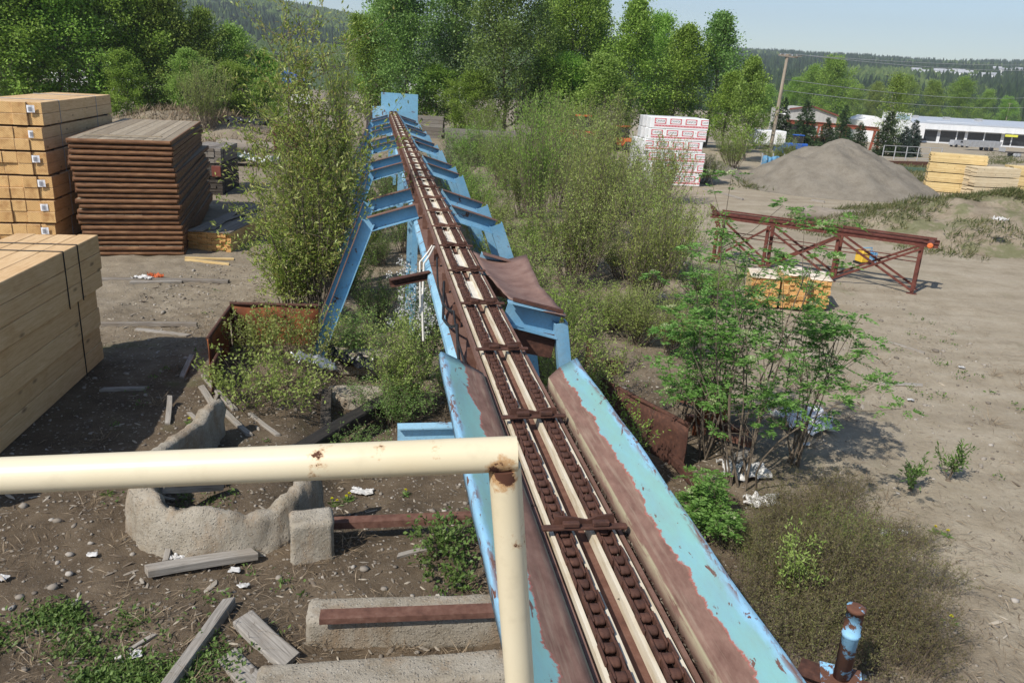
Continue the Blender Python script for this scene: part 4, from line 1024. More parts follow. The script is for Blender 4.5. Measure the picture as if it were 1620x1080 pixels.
# parked vehicles in the lot
def pickup(label, px, pb, rz, m, cap=False, s=1.0):
    p = on(px, pb); t = thing('pickup_truck', label, 'pickup', p, rz, 'vehicles in the far parking lot'); t.scale = (s, s, s)
    b = MB(); b.prof([(-2.7,.5),(2.65,.5),(2.7,.95),(2.5,1.1),(1.3,1.15),(-2.65,1.15),(-2.7,.9)], (0,-.92,0), (0,.92,0), ); b.build('body', m, t)
    b = MB(); b.prof([(-.75 if not cap else -2.6,1.15),(1.35,1.15),(.7,1.78),(-.6 if not cap else -2.5,1.8)], (0,-.8,0), (0,.8,0)); b.build('cab', m, t)
    b = MB(); b.prof([(-.6,1.22),(1.12,1.22),(.62,1.7),(-.5,1.7)], (0,-.82,0), (0,.82,0)); b.build('side_window', M['glass'], t)
    MB().add([(1.3,-.7,1.2),(1.3,.7,1.2),(.76,.62,1.74),(.76,-.62,1.74)], [(0,1,2,3)]).build('windscreen', M['glass'], t)
    for x in (-1.75, 1.75):
        for y in (-.85, .85): MB().lathe((x, y, .4), [(.18,-.12),(.39,-.12),(.41,0),(.39,.12),(.18,.12)], 16, 0, Rx(PI/2)).build('wheel', M['black'], t)
    for y in (-.65, .65): MB().box((2.69, y, .85), (.05, .3, .16)).build('headlight', M['galv'], t)
    MB().box((2.72, 0, .6), (.08, 1.7, .16)).build('bumper', M['galv'], t)
    return t
cg = simple('carsilver', [(.3,(.3,.31,.33)), (.7,(.4,.41,.43))], 2, 2, .35, 0, spec=.5); cb = simple('carblack', [(.3,(.02,.02,.025)), (.7,(.04,.04,.05))], 2, 2, .3, 0, spec=.5); cbl = simple('carblue', [(.3,(.02,.07,.2)), (.7,(.03,.1,.3))], 2, 2, .35, 0, spec=.5); cr = simple('carmaroon', [(.3,(.08,.03,.03)), (.7,(.13,.05,.05))], 2, 2, .4, 0)
pickup('silver pickup parked beside the grey dump trailer', 1517, 233, .25, cg, True); pickup('dark maroon pickup parked behind the silver one', 1522, 224, .1, cr)
pickup('white pickup near the right edge of the far lot', 1606, 231, .1, M['white']); pickup('black pickup between the dump trailer and the white pickup', 1578, 231, .9, cb)
pickup('grey pickup parked in the second row of the far lot', 1553, 219, .3, cg); pickup('black pickup in the second row next to the grey one', 1570, 221, 2.8, cb, True); pickup('dark blue pickup at the right end of the second row', 1611, 217, .1, cbl, True, 1.3)
pickup('silver pickup half hidden behind the far utility pole', 1590, 214, .2, cg)
p = on(1532, 238); t = thing('dump_trailer', 'grey ribbed dump trailer parked in the far lot beyond the yellow lumber', 'trailer', p, .12)
b = MB(); s = p.y*50/1260
b.add([(0,0,.9),(s,0,.9),(s*1.04,-.2,2.4),(-.3,-.2,2.4),(0,2.4,.9),(s,2.4,.9),(s*1.04,2.6,2.4),(-.3,2.6,2.4)], [(0,1,2,3),(7,6,5,4),(0,4,5,1),(1,5,6,2),(3,7,4,0)]); b.build('body', cg, t)
for q in range(8): MB().beam((s*(q+.5)/8, -.04, .95), (s*(q+.5)/8, -.22, 2.3), .12, .08).build('rib', M['galv'], t)
for x in (s*.6, s*.76):
    for y in (.2, 2.2): MB().lathe((x, y, .5), [(.2,-.15),(.5,-.15),(.52,0),(.5,.15),(.2,.15)], 14, 0, Rx(PI/2)).build('wheel', M['black'], t)
p = on(1588, 248); t = thing('flatbed_trailer', 'empty dark flatbed trailer near the right edge of the far lot', 'trailer', p, .05); s = p.y*36/1260
MB().box((s/2, 1.2, 1.0), (s, 2.4, .18)).build('deck', M['oldwood'], t); MB().box((0, 1.2, 1.5), (.12, 2.3, .9)).build('headboard', M['galv'], t)
for x in (s*.5, s*.66):
    for y in (.2, 2.2): MB().lathe((x, y, .5), [(.2,-.15),(.5,-.15),(.52,0),(.5,.15),(.2,.15)], 14, 0, Rx(PI/2)).build('wheel', M['galv'], t)
# blue tarp fence and wire fence
p0, W, H = bspan(1203, 1292, 277, 249); t = thing('tarp_fence', 'faded blue tarp fence at the foot of the utility pole', 'fence', p0, .08); vs = []
for i in range(41):
    for j in range(5): vs.append((W*i/40, .12*math.sin(i*1.9)+.05*math.sin(i*.7+j), H*j/4+.06*math.sin(i*.8)*(j == 4)))
b = MB(); b.add(vs, [(i*5+j, (i+1)*5+j, (i+1)*5+j+1, i*5+j+1) for i in range(40) for j in range(4)], 0, True)
o = b.build('tarp', paint_rust('bluetarp', (.07,.2,.33), (.2,.3,.38), (.3,.4,.45), .55, .62, 2, .6), t); o.modifiers.new('th', 'SOLIDIFY').thickness = .02
for i in range(6): MB().tube([(W*i/5, .16, 0), (W*i/5, .16, H+.2)], .04, 6).build('fence_post', M['galv'], t)
p0, W, H = bspan(1395, 1490, 252, 232); t = thing('wire_fence', 'low wire mesh fence in front of the blue-green spruces', 'fence', p0, .05)
for i in range(6): MB().tube([(W*i/5, 0, 0), (W*i/5, 0, H)], .05, 6).build('fence_post', M['galv'], t)
for q in (.15, .55, .98): MB().tube([(0, 0, H*q), (W, 0, H*q)], .025, 4).build('fence_wire', M['galv'], t)
p0, W, H = bspan(1405, 1478, 262, 255); o = MB().beam((0,0,.25), (W,0,.35), .3, .35).build('steel_beam', M['rust_dark']); o.location = p0; tag(o, 'long rusty steel beam lying before the wire fence', 'steel beam')
p0, W, H = bspan(1412, 1470, 270, 264); o = MB().beam((0,0,.2), (W,0,.2), .3, .3).build('steel_beam', simple('greensteel', [(.3,(.06,.1,.07)), (.7,(.1,.15,.1))], 3, 3, .7)); o.location = p0; tag(o, 'dull green steel beam lying between gravel pile and yellow lumber', 'steel beam')
# ================================================================ vegetation
def unit(a): return a/np.maximum(np.linalg.norm(a, axis=1, keepdims=True), 1e-9)
def leaf_quads(P, D, L, Wd, rs, flat=.0):
    """diamond leaves: base P, direction D, length L, width Wd"""
    n = len(P); D = unit(D); r = rs.normal(size=(n, 3)); r[:, 2] += flat*3
    S = unit(np.cross(D, r)); Nn = np.cross(S, D)
    L = np.broadcast_to(L, (n,))[:, None]; Wd = np.broadcast_to(Wd, (n,))[:, None]
    m = P+D*L*.5+Nn*L*.06
    V = np.stack([P, m+S*Wd*.5, P+D*L-Nn*L*.05, m-S*Wd*.5], 1).reshape(-1, 3)
    return V, np.arange(4*n).reshape(n, 4)
LM = {}
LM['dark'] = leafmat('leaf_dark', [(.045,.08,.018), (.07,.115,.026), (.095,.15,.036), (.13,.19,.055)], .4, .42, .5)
LM['mid'] = leafmat('leaf_mid', [(.07,.12,.018), (.1,.165,.026), (.13,.2,.034), (.17,.24,.055)], .45)
LM['light'] = leafmat('leaf_light', [(.075,.115,.022), (.105,.155,.03), (.135,.19,.042), (.17,.225,.062)], .45)
LM['willow'] = leafmat('leaf_willow', [(.075,.112,.02), (.115,.165,.03), (.155,.205,.042), (.22,.25,.085), (.16,.14,.04)], .45, .36)
LM['brush'] = leafmat('leaf_brush', [(.085,.115,.024), (.12,.155,.034), (.155,.195,.05), (.2,.225,.08)], .45)
LM['rowan'] = leafmat('leaf_rowan', [(.035,.08,.015), (.055,.112,.021), (.078,.15,.032), (.12,.2,.058)], .42, .5)
LM['heath'] = leafmat('leaf_heath', [(.09,.095,.03), (.13,.13,.042), (.17,.165,.058), (.21,.185,.085), (.15,.11,.055)], .25)
LM['weed'] = leafmat('leaf_weed', [(.032,.052,.012), (.045,.075,.017), (.062,.1,.024), (.09,.13,.036)], .35)
LM['spruce'] = leafmat('needles', [(.026,.048,.02), (.042,.07,.028), (.062,.095,.038)], .1, .7, .2)
LM['bluespruce'] = leafmat('needles_blue', [(.03,.05,.038), (.05,.075,.058), (.08,.105,.085)], .1, .7, .2)
LM['flower'] = leafmat('flowers', [(.3,.36,.16), (.42,.48,.24), (.55,.58,.36)], .3)
LM['bank'] = leafmat('leaf_bank', [(.06,.075,.022), (.085,.105,.03), (.13,.13,.05), (.2,.17,.09)], .28)
LM['white'] = leafmat('flowers_white', [(.55,.56,.48), (.7,.71,.64), (.8,.8,.76)], .3)
LM['yellow'] = leafmat('flowers_yellow', [(.7,.5,.01), (.8,.62,.02)], .2)
LM['straw'] = leafmat('straw', [(.13,.095,.058), (.2,.15,.09), (.3,.235,.15), (.42,.34,.235)], .1, .8)
M['birchbark'] = simple('birchbark', [(.35,(.14,.12,.1)), (.5,(.36,.34,.3)), (.7,(.48,.46,.42))], 6, 5, .8, .2, .01, (1,1,4))
def tree_parts(seed, h, r, nleaf, leaf, prof=None, trunk_r=None, up=.55, base=.16, clump=.09):
    """trunk with limbs (MB) and leaf quads spread round the twig ends; local, base at 0"""
    rr = random.Random(seed); rs = np.random.RandomState(seed)
    prof = prof or (lambda t: math.sin(min(1, (t+.12)*1.05)*PI)**.65*(1-.35*t))
    b = MB(); tr = trunk_r or h*.014; pts = []; x = y = 0
    for i in range(9):
        pts.append((x, y, h*.97*i/8)); x += rr.uniform(-.02,.02)*h; y += rr.uniform(-.02,.02)*h
    b.tube(pts, [tr*(1-.93*(i/8)**.8)+.01 for i in range(9)], 7)
    def tp(t):
        k = min(int(t*8), 7); f = t*8-k; return [pts[k][q]+(pts[k+1][q]-pts[k][q])*f for q in range(3)]
    tips = []; nl = int(24+h*1.2)
    for i in range(nl):
        t = base+(1-base)*((i+rr.random())/nl)**.9*.985; p = Vector(tp(t)); a = i*2.399+rr.uniform(-.5,.5)
        L = r*prof(t)*rr.uniform(.6,1.12); el = up+rr.uniform(-.25,.3)+.3*t
        d = Vector((math.cos(a)*math.cos(el), math.sin(a)*math.cos(el), math.sin(el)))
        q = [p, p+d*L*.5+Vector((0,0,-.02*L)), p+d*L+Vector((0,0,.1*L))]
        b.tube(q, [tr*.3*(1-t*.6)+.006, tr*.17*(1-t*.5)+.005, .005], 4, caps=False)
        for f in (.4, .6, .78, .92, 1.0):
            c = q[1].lerp(q[2], (f-.5)*2) if f > .5 else q[0].lerp(q[1], f*2)
            tips.append((c, f*.8+.3)); n2 = 3 if f < 1 else 2
            for _ in range(n2):
                w_ = Vector((rr.gauss(0,1), rr.gauss(0,1), rr.gauss(.25,.7))).normalized()*L*rr.uniform(.16,.42)*(1.2-.5*f)
                e = c+w_; tips.append((e, .9))
                if rr.random() < .5: b.tube([c, e], [.012*h/10, .004], 3, caps=False)
    T = np.array([tuple(c) for c, w_ in tips]); Wt = np.array([w_ for c, w_ in tips]); Wt = Wt*np.exp(rs.normal(0, .55, len(Wt))); Wt /= Wt.sum()
    idx = rs.choice(len(T), nleaf, p=Wt)
    P = T[idx]+rs.normal(size=(nleaf, 3))*clump*r*np.array([1,1,.8])
    P[:, 2] = np.maximum(P[:, 2], base*h*.4)
    D = P-np.array([0,0,h*.35]); D[:, 2] *= .5; D = unit(D)+rs.normal(size=(nleaf, 3))*.7; D[:, 2] -= .15
    V, F = leaf_quads(P, D, rs.uniform(.7,1.3,nleaf)*leaf, rs.uniform(.6,.95,nleaf)*leaf, rs, .8)
    return b, V, F
def mk_tree(name, label, cat, loc, seed, h, r, nleaf, leaf, lm, bark='bark', grp=None, **kw):
    b, V, F = tree_parts(seed, h, r, nleaf, leaf, **kw)
    t = thing(name, label, cat, loc, 0, grp); b.build('trunk', M[bark], t)
    link('crown', npmesh('crown', V, F, LM[lm]), t); return t
def re(o, label, loc, rz, sx, sz=None, mat=None):
    c = copy_tree(o); c.location = loc; c.rotation_euler = (0, 0, rz); c.scale = (sx, sx, sz or sx); c['label'] = label
    if mat:
        for ch in c.children:
            if ch.name.startswith('crown'): ch.material_slots[0].link = 'OBJECT'; ch.material_slots[0].material = LM[mat]
    return c
def gat(px, Y): x = AT(px, 150, Y)[0]; return (x, Y, gz1(x, Y)-.05)
tall = lambda t: (.62+.55*math.sin(min(1,t*1.15)*PI*.75))*(1-t)**.3
slim = lambda t: 1.0*(1-t)**.72*(.7+.75*min(1, t*3.2))
TA = mk_tree('poplar_tree', 'tall dark leafy poplar right behind the far conveyor head', 'tree', gat(640, 80), 11, 14.2, 4.8, 22000, .23, 'dark', prof=tall, base=.1, grp='large trees behind the conveyor')
TB = mk_tree('poplar_tree', 'broadest dark poplar, just right of the far conveyor head, running out of the top of the picture', 'tree', gat(800, 79), 12, 15.4, 5.4, 25000, .23, 'dark', prof=tall, base=.08, grp='large trees behind the conveyor')
TA['label'] = 'dark leafy poplar directly behind the far conveyor head'; TB['label'] = 'broadest dark poplar, right of the far conveyor head, cut by the picture top'
TC = mk_tree('poplar_tree', 'pale airy poplar above the white lumber stack with a pointed top', 'tree', gat(1000, 82), 13, 13.6, 4.0, 14000, .23, 'mid', prof=slim, base=.1, clump=.1, grp='large trees behind the conveyor')
re(TA, 'pale thin poplar between the broad dark poplar and the airy pointed one', gat(905, 86), 2.1, .95, 1.03, 'mid')
re(TB, 'dark poplar crown filling the gap left of the broad dark poplar', gat(722, 86), 1.2, .8, .92)
re(TC, 'slender poplar right above the right end of the white lumber stack', gat(1072, 84), 1.4, .95, .86)
re(TC, 'pointed poplar standing apart, tallest right of the white lumber stack', gat(1125, 86), 3.0, 1.05, .97, 'dark')
re(TC, 'low poplar clump behind the left edge of the white lumber stack', gat(955, 78), 4.0, 1.0, .62, 'light')
re(TC, 'small bushy poplar behind the orange loader', gat(870, 80), 5.0, 1.0, .58, 'mid')
re(TA, 'bushy green poplar at the left foot of the broad dark poplar', gat(745, 76), 3.3, .62, .42, 'mid')
re(TA, 'bushy tree behind the far conveyor head on its left side', gat(583, 84), .6, .74, .74, 'mid')
re(TB, 'dark leafy poplar in the back row between broad poplar and airy poplar', gat(860, 92), 2.7, .8, .9)
re(TA, 'leafy back-row poplar behind the airy pointed one', gat(1030, 95), 4.7, .8, .92, 'mid')
re(TC, 'back-row poplar at the left end of the large trees', gat(610, 92), 2.2, 1.1, 1.08)
re(TC, 'thin pointed poplar rising in the gap left of the airy one', gat(940, 90), 3.6, .8, 1.08, 'mid')
re(TB, 'leafy low poplar filling the foot of the wall behind the brush', gat(905, 82), .8, .7, .5, 'mid')
re(TB, 'low bushy poplar behind the grey plank stack', gat(690, 80), 1.8, .62, .4, 'mid')
TS = mk_tree('young_poplar', 'bright green young poplar left of the wooden utility pole', 'tree', gat(1192, 71), 14, 8.6, 2.3, 11000, .17, 'light', prof=slim, base=.08)
re(TC, 'leafy poplar shading the gravel heap, between white stack and young poplar', gat(1155, 80), 1.0, .72, .55, 'mid')
# belt at the left
belt = [(-25, 60, 1.0, .98, 'mid', 'leafy poplar at the extreme left edge above the timber stack'), (42, 62, .95, .98, 'mid', 'second leafy poplar from the left picture edge'), (100, 63, 1.0, 1.0, 'mid', 'third leafy poplar from the left, above the back of the tall timber stack'), (160, 66, .95, 1.02, 'mid', 'fourth leafy poplar from the left, behind the brown mat stack'), (222, 68, .95, 1.0, 'mid', 'fifth poplar from the left, over the right corner of the mat stack'), (275, 69, .9, .92, 'light', 'sixth poplar from the left, where the hill starts to show'), (328, 70, .8, .8, 'light', 'seventh poplar from the left, below the hill skyline'), (372, 71, .72, .68, 'light', 'eighth poplar from the left, lower and lighter'), (418, 72, .7, .56, 'mid', 'lowest poplar at the right end of the left belt'),
        (5, 70, 1, 1.02, 'dark', 'darker poplar in the back row at the left edge'), (130, 74, 1, 1.05, 'dark', 'darker back-row poplar above the mat stack'), (250, 77, .9, .95, 'dark', 'darker back-row poplar near the hill skyline'), (300, 64, .62, .42, 'light', 'bushy low poplar on the dry bank behind the mat stack'), (362, 66, .65, .4, 'mid', 'low bushy poplar above the log and tarp heap'), (415, 66, .55, .34, 'light', 'low bright bush-like poplar above the pallet stack'), (200, 62, .55, .4, 'mid', 'low bushy poplar on the dry bank left of the log heap')]
T1 = mk_tree('poplar_tree', belt[0][5], 'tree', gat(belt[0][0], belt[0][1]), 21, 12.2, 4.0, 16000, .22, 'mid', prof=slim, base=.06, grp='poplar belt at the left')
T2 = mk_tree('poplar_tree', belt[1][5], 'tree', gat(belt[1][0], belt[1][1]), 22, 12.2, 4.1, 16000, .22, 'mid', prof=tall, base=.06, grp='poplar belt at the left')
for k, (px, Y, sx, sz, m, lb) in enumerate(belt[2:]): re((T1, T2)[k % 2], lb, gat(px, Y), k*1.7, sx, sz, m)
# trees in the middle distance at the right
SRC_H = {}
def tre(src, h, px, top, Y, sx, mat, lb, rz):
    g = gat(px, Y); H = AT(px, top, Y)[2]-g[2]; s = H/h; o = re(src, lb, g, rz, s*sx, s, mat); o['group'] = 'trees beyond the yard'
for k, (src, h, px, top, Y, sx, m, lb) in enumerate([(TA, 14.2, 1318, 96, 225, 1.0, 'mid', 'broad round deciduous tree behind the grey gabled workshop'), (TB, 15.4, 1284, 112, 240, .9, 'mid', 'deciduous tree left of the broad round one, behind the workshop roof'), (TA, 14.2, 1255, 128, 245, .8, 'mid', 'lower tree just right of the tall utility pole'), (TB, 15.4, 1385, 136, 290, .9, 'light', 'light green tree behind the white shed'), (TB, 15.4, 1435, 126, 300, .8, 'mid', 'green tree behind the pale end tower'), (TA, 14.2, 1478, 132, 305, .9, 'mid', 'green tree over the left part of the long white roof'), (TB, 15.4, 1520, 129, 310, 1.0, 'mid', 'dark green tree over the middle of the long white roof'), (TA, 14.2, 1562, 146, 310, .9, 'light', 'low green tree behind the far end of the long white roof'), (TA, 14.2, 1352, 138, 285, 1.0, 'light', 'low bright tree right of the broad round tree'), (TB, 15.4, 1600, 158, 320, 1.0, 'mid', 'low tree behind the long roof at the right edge'), (TC, 13.6, 1215, 134, 230, 1.2, 'mid', 'low tree seen left of the tall utility pole')]):
    tre(src, h, px, top, Y, sx, m, lb, k*1.3)
def spruce(name, label, loc, seed, h, r, lm, grp='spruces by the gantry'):
    rr = random.Random(seed); rs = np.random.RandomState(seed); b = MB(); b.tube([(0,0,-.1), (0,0,h)], [h*.016, .01], 6)
    Ps, Ds, Ls = [], [], []
    nt = 26
    for k in range(nt):
        t = k/nt; z = h*(.04+.94*t); L = r*(1-t)**.85*rr.uniform(.85,1.1)+.05; nb = max(5, int(13*(1-t)+4))
        for j in range(nb):
            a = rr.uniform(0, 6.28); l = L*rr.uniform(.75,1.1); d = np.array([math.cos(a), math.sin(a), -.22+.5*t])
            m = int(7+20*l/r*1.2)
            for q in range(m):
                f = rr.random()**.7; p = np.array([0,0,z])+d*l*f+rs.normal(size=3)*.04*h*.3*(1-.5*t)
                Ps.append(p); Ds.append(d*.8+rs.normal(size=3)*.45+np.array([0,0,-.15])); Ls.append(h*.05*rr.uniform(.7,1.3))
    V, F = leaf_quads(np.array(Ps), np.array(Ds), np.array(Ls), np.array(Ls)*.34, rs)
    t = thing(name, label, 'spruce', loc, 0, grp); b.build('trunk', M['bark'], t); link('crown', npmesh('crown', V, F, LM[lm]), t); return t
def hgt(px_h, Y): return px_h*Y/1260*1.03
SP = spruce('spruce_tree', 'darkest full spruce left of the gantry, in front of the workshop', gat(1282, 93), 1, hgt(72, 93), hgt(27, 93), 'spruce')
SB = spruce('spruce_tree', 'foremost dark spruce at the foot of the birch', gat(1417, 88), 2, hgt(66, 88), hgt(25, 88), 'spruce')
SU = spruce('blue_spruce', 'blue-green spruce right of the birch, the taller one', gat(1459, 90), 3, hgt(54, 90), hgt(16, 90), 'bluespruce')
re(SP, 'dark spruce directly behind the tall utility pole', gat(1243, 96), 2, .95, 1.05); re(SP, 'tall dark spruce behind the middle of the red gantry', gat(1343, 105), 1, .85, 1.02)
re(SB, 'small dark spruce between the two right gantry legs', gat(1372, 97), 3, .8, .72); re(SB, 'brownish small spruce beside the left gantry leg', gat(1318, 97), 4, .8, .8)
re(SU, 'smaller blue-green spruce left of the taller blue one', gat(1445, 88), 2, 1.0, .82)
droop = lambda t: (.5+.5*math.sin(min(1, t*1.3)*PI*.8))*(1-t)**.4
mk_tree('birch_tree', 'loose pale green birch rising behind the foremost spruce', 'birch', gat(1424, 93), 31, hgt(112, 93), hgt(30, 93), 5500, .16, 'light', 'birchbark', prof=droop, clump=.14)
# ---- shrubs: stems splay from the base, leaves sit along the shoots
def shrub_parts(seed, stems, h, spread, nleaf, leaf, wid, r0=.012, side=5, lift=1.0, low=.15, cluster=.03, bend=.3, droop=0.0, flat=0.5, basew=.25, up=0.0):
    rr = random.Random(seed); rs = np.random.RandomState(seed); b = MB(); shoots = []
    for s in range(stems):
        a = rr.uniform(0, 2*PI); out = spread*rr.random()**.6; H = h*rr.uniform(.55,1.0)*(1-.25*out/max(spread,.01)*(1-lift*.5))
        bx, by = math.cos(a)*out*basew, math.sin(a)*out*basew; pts = []
        cx, cy = rr.uniform(-.08,.08)*h, rr.uniform(-.08,.08)*h
        for i in range(7):
            t = i/6; pts.append(Vector((bx+math.cos(a)*out*(1-basew)*t**(1+bend)+cx*math.sin(t*PI), by+math.sin(a)*out*(1-basew)*t**(1+bend)+cy*math.sin(t*PI), H*(t-droop*t*t))))
        b.tube(pts, [r0*(1-.82*i/6)*rr.uniform(.8,1.2) for i in range(7)], 5, caps=False); shoots.append((pts[2:], 1.0))
        for k in range(side):
            i = rr.randint(1, 5); p = pts[i].lerp(pts[i+1], rr.random()); d = Vector((rr.gauss(0,1), rr.gauss(0,1), rr.uniform(.2,1.5)+up))
            d.normalize(); L = h*rr.uniform(.12,.34)*(1.1-.5*i/6); q = [p, p+d*L*.5, p+d*L+Vector((0,0,L*.12))]
            b.tube(q, [r0*.4, r0*.28, r0*.14], 3, caps=False); shoots.append((q, .9))
    W = np.array([sum((a-c).length for a, c in zip(q, q[1:]))*w_*math.exp(rr.gauss(0,.3)) for q, w_ in shoots]); W /= W.sum()
    idx = rs.choice(len(shoots), nleaf, p=W); P = np.zeros((nleaf, 3)); D = np.zeros((nleaf, 3))
    for n_, k in enumerate(idx):
        q = shoots[k][0]; t = rs.rand()**.8*(len(q)-1); i = min(int(t), len(q)-2); P[n_] = q[i].lerp(q[i+1], t-i); D[n_] = (q[i+1]-q[i]).normalized()
    P += rs.normal(size=P.shape)*cluster; D = D*.7+rs.normal(size=D.shape)*.6; D[:, 2] -= droop*.5
    k = P[:, 2] > low*h*rs.rand(nleaf); P, D = P[k], D[k]
    V, F = leaf_quads(P, D, rs.uniform(.6,1.3,len(P))*leaf, rs.uniform(.7,1.2,len(P))*wid, rs, flat)
    return b, V, F, shoots
def shrub(name, label, cat, loc, lm, bark='twig', grp=None, **kw):
    b, V, F, sh = shrub_parts(**kw)
    if kw['stems'] < 12: b.lathe((0,0,-.06), [(.02,0),(.05,.03),(.045,.07),(.02,.09)], 8)
    t = thing(name, label, cat, loc, 0, grp); b.build('stems', M[bark], t); link('foliage', npmesh('foliage', V, F, LM[lm]), t); return t, sh
# tall yellowish willow beside the conveyor
p = Vector((-5.0, 19.6, 0)); p.z = gz1(p.x, p.y)
t, sh = shrub('tall_willow', 'tall slender willow with yellowish drooping leaves close left of the conveyor', 'willow', p, 'willow', seed=41, stems=24, h=7.9, spread=1.7, nleaf=14000, leaf=.125, wid=.045, r0=.02, side=14, bend=.6, cluster=.06, low=.05)
t, sh = shrub('low_willow', 'lower leafy willow mass in front of the tall willow, over the rusty bin', 'willow', on(462, 490), 'willow', seed=42, stems=24, h=2.6, spread=1.1, nleaf=5200, leaf=.11, wid=.042, r0=.016, side=9, bend=.4, cluster=.06, low=.05)
re_ = lambda o, label, loc, rz, s: (setattr(o, 'location', loc), setattr(o, 'rotation_euler', (0,0,rz)), setattr(o, 'scale', s), o.__setitem__('label', label))
# willow brush right of the conveyor
W1, sh = shrub('willow_brush', 'tall twiggy willow brush in the middle, right of the rust cover sheet', 'brush', on(905, 455), 'brush', grp='willow brush right of the conveyor', seed=43, stems=46, h=3.5, spread=1.55, nleaf=7000, leaf=.085, wid=.036, r0=.013, side=13, bend=.35, cluster=.03, up=2.2, low=.25)
W2, sh = shrub('willow_brush', 'grey-green willow brush standing highest left of the white lumber stack', 'brush', on(1010, 490), 'brush', grp='willow brush right of the conveyor', seed=44, stems=38, h=3.6, spread=1.5, nleaf=5200, leaf=.085, wid=.034, r0=.014, side=12, bend=.35, cluster=.03, up=2.4, low=.25)
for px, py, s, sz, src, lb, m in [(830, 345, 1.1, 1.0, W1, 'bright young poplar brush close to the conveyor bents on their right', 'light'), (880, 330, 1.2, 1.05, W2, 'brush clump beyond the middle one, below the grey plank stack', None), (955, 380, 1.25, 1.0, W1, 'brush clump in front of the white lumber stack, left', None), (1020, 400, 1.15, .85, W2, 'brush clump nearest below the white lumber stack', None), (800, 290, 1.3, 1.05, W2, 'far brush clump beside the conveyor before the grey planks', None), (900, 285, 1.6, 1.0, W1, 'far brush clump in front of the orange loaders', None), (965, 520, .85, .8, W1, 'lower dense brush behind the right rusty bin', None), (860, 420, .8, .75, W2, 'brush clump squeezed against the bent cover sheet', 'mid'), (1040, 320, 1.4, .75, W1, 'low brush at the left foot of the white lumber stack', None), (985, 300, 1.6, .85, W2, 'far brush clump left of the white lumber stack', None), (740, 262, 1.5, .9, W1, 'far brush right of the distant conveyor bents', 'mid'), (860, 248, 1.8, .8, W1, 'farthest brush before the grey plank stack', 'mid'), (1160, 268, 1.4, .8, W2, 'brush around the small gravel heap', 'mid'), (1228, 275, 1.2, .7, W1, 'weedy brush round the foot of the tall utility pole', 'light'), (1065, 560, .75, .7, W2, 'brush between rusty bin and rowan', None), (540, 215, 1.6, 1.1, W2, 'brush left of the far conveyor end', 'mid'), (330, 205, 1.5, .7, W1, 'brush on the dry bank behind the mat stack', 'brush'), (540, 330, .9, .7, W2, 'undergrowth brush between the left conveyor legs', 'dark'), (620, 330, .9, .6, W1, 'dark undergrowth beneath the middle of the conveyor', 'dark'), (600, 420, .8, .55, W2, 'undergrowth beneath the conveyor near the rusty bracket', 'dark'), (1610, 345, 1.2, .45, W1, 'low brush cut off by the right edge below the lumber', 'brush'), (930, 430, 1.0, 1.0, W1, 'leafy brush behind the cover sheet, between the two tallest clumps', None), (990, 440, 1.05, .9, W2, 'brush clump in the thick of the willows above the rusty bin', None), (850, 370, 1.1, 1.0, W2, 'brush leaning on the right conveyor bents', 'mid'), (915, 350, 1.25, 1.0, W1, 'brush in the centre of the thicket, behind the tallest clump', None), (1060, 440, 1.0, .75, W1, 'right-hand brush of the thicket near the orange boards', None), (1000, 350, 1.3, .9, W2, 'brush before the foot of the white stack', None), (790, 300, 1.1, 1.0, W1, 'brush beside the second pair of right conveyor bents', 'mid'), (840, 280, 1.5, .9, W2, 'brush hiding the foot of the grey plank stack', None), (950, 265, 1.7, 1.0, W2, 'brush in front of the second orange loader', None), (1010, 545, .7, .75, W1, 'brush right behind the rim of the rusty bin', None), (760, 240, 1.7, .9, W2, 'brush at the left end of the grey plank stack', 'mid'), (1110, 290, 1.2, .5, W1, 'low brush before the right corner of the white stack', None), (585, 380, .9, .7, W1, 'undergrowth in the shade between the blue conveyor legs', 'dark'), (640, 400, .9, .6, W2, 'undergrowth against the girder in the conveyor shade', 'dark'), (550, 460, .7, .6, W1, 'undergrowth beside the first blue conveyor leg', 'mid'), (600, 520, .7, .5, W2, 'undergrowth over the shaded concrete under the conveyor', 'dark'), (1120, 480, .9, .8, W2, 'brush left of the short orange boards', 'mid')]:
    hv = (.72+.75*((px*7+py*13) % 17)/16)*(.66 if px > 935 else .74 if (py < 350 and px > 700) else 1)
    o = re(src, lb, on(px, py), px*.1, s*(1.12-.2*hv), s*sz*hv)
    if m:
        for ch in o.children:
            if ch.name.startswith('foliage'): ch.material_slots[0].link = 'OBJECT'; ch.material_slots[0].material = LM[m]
def cds(d_, s_): x_, y_ = C0[0]+d_*CN[0]+s_*CE[0], C0[1]+d_*CN[1]+s_*CE[1]; return (x_, y_, gz1(x_, y_)-.05)
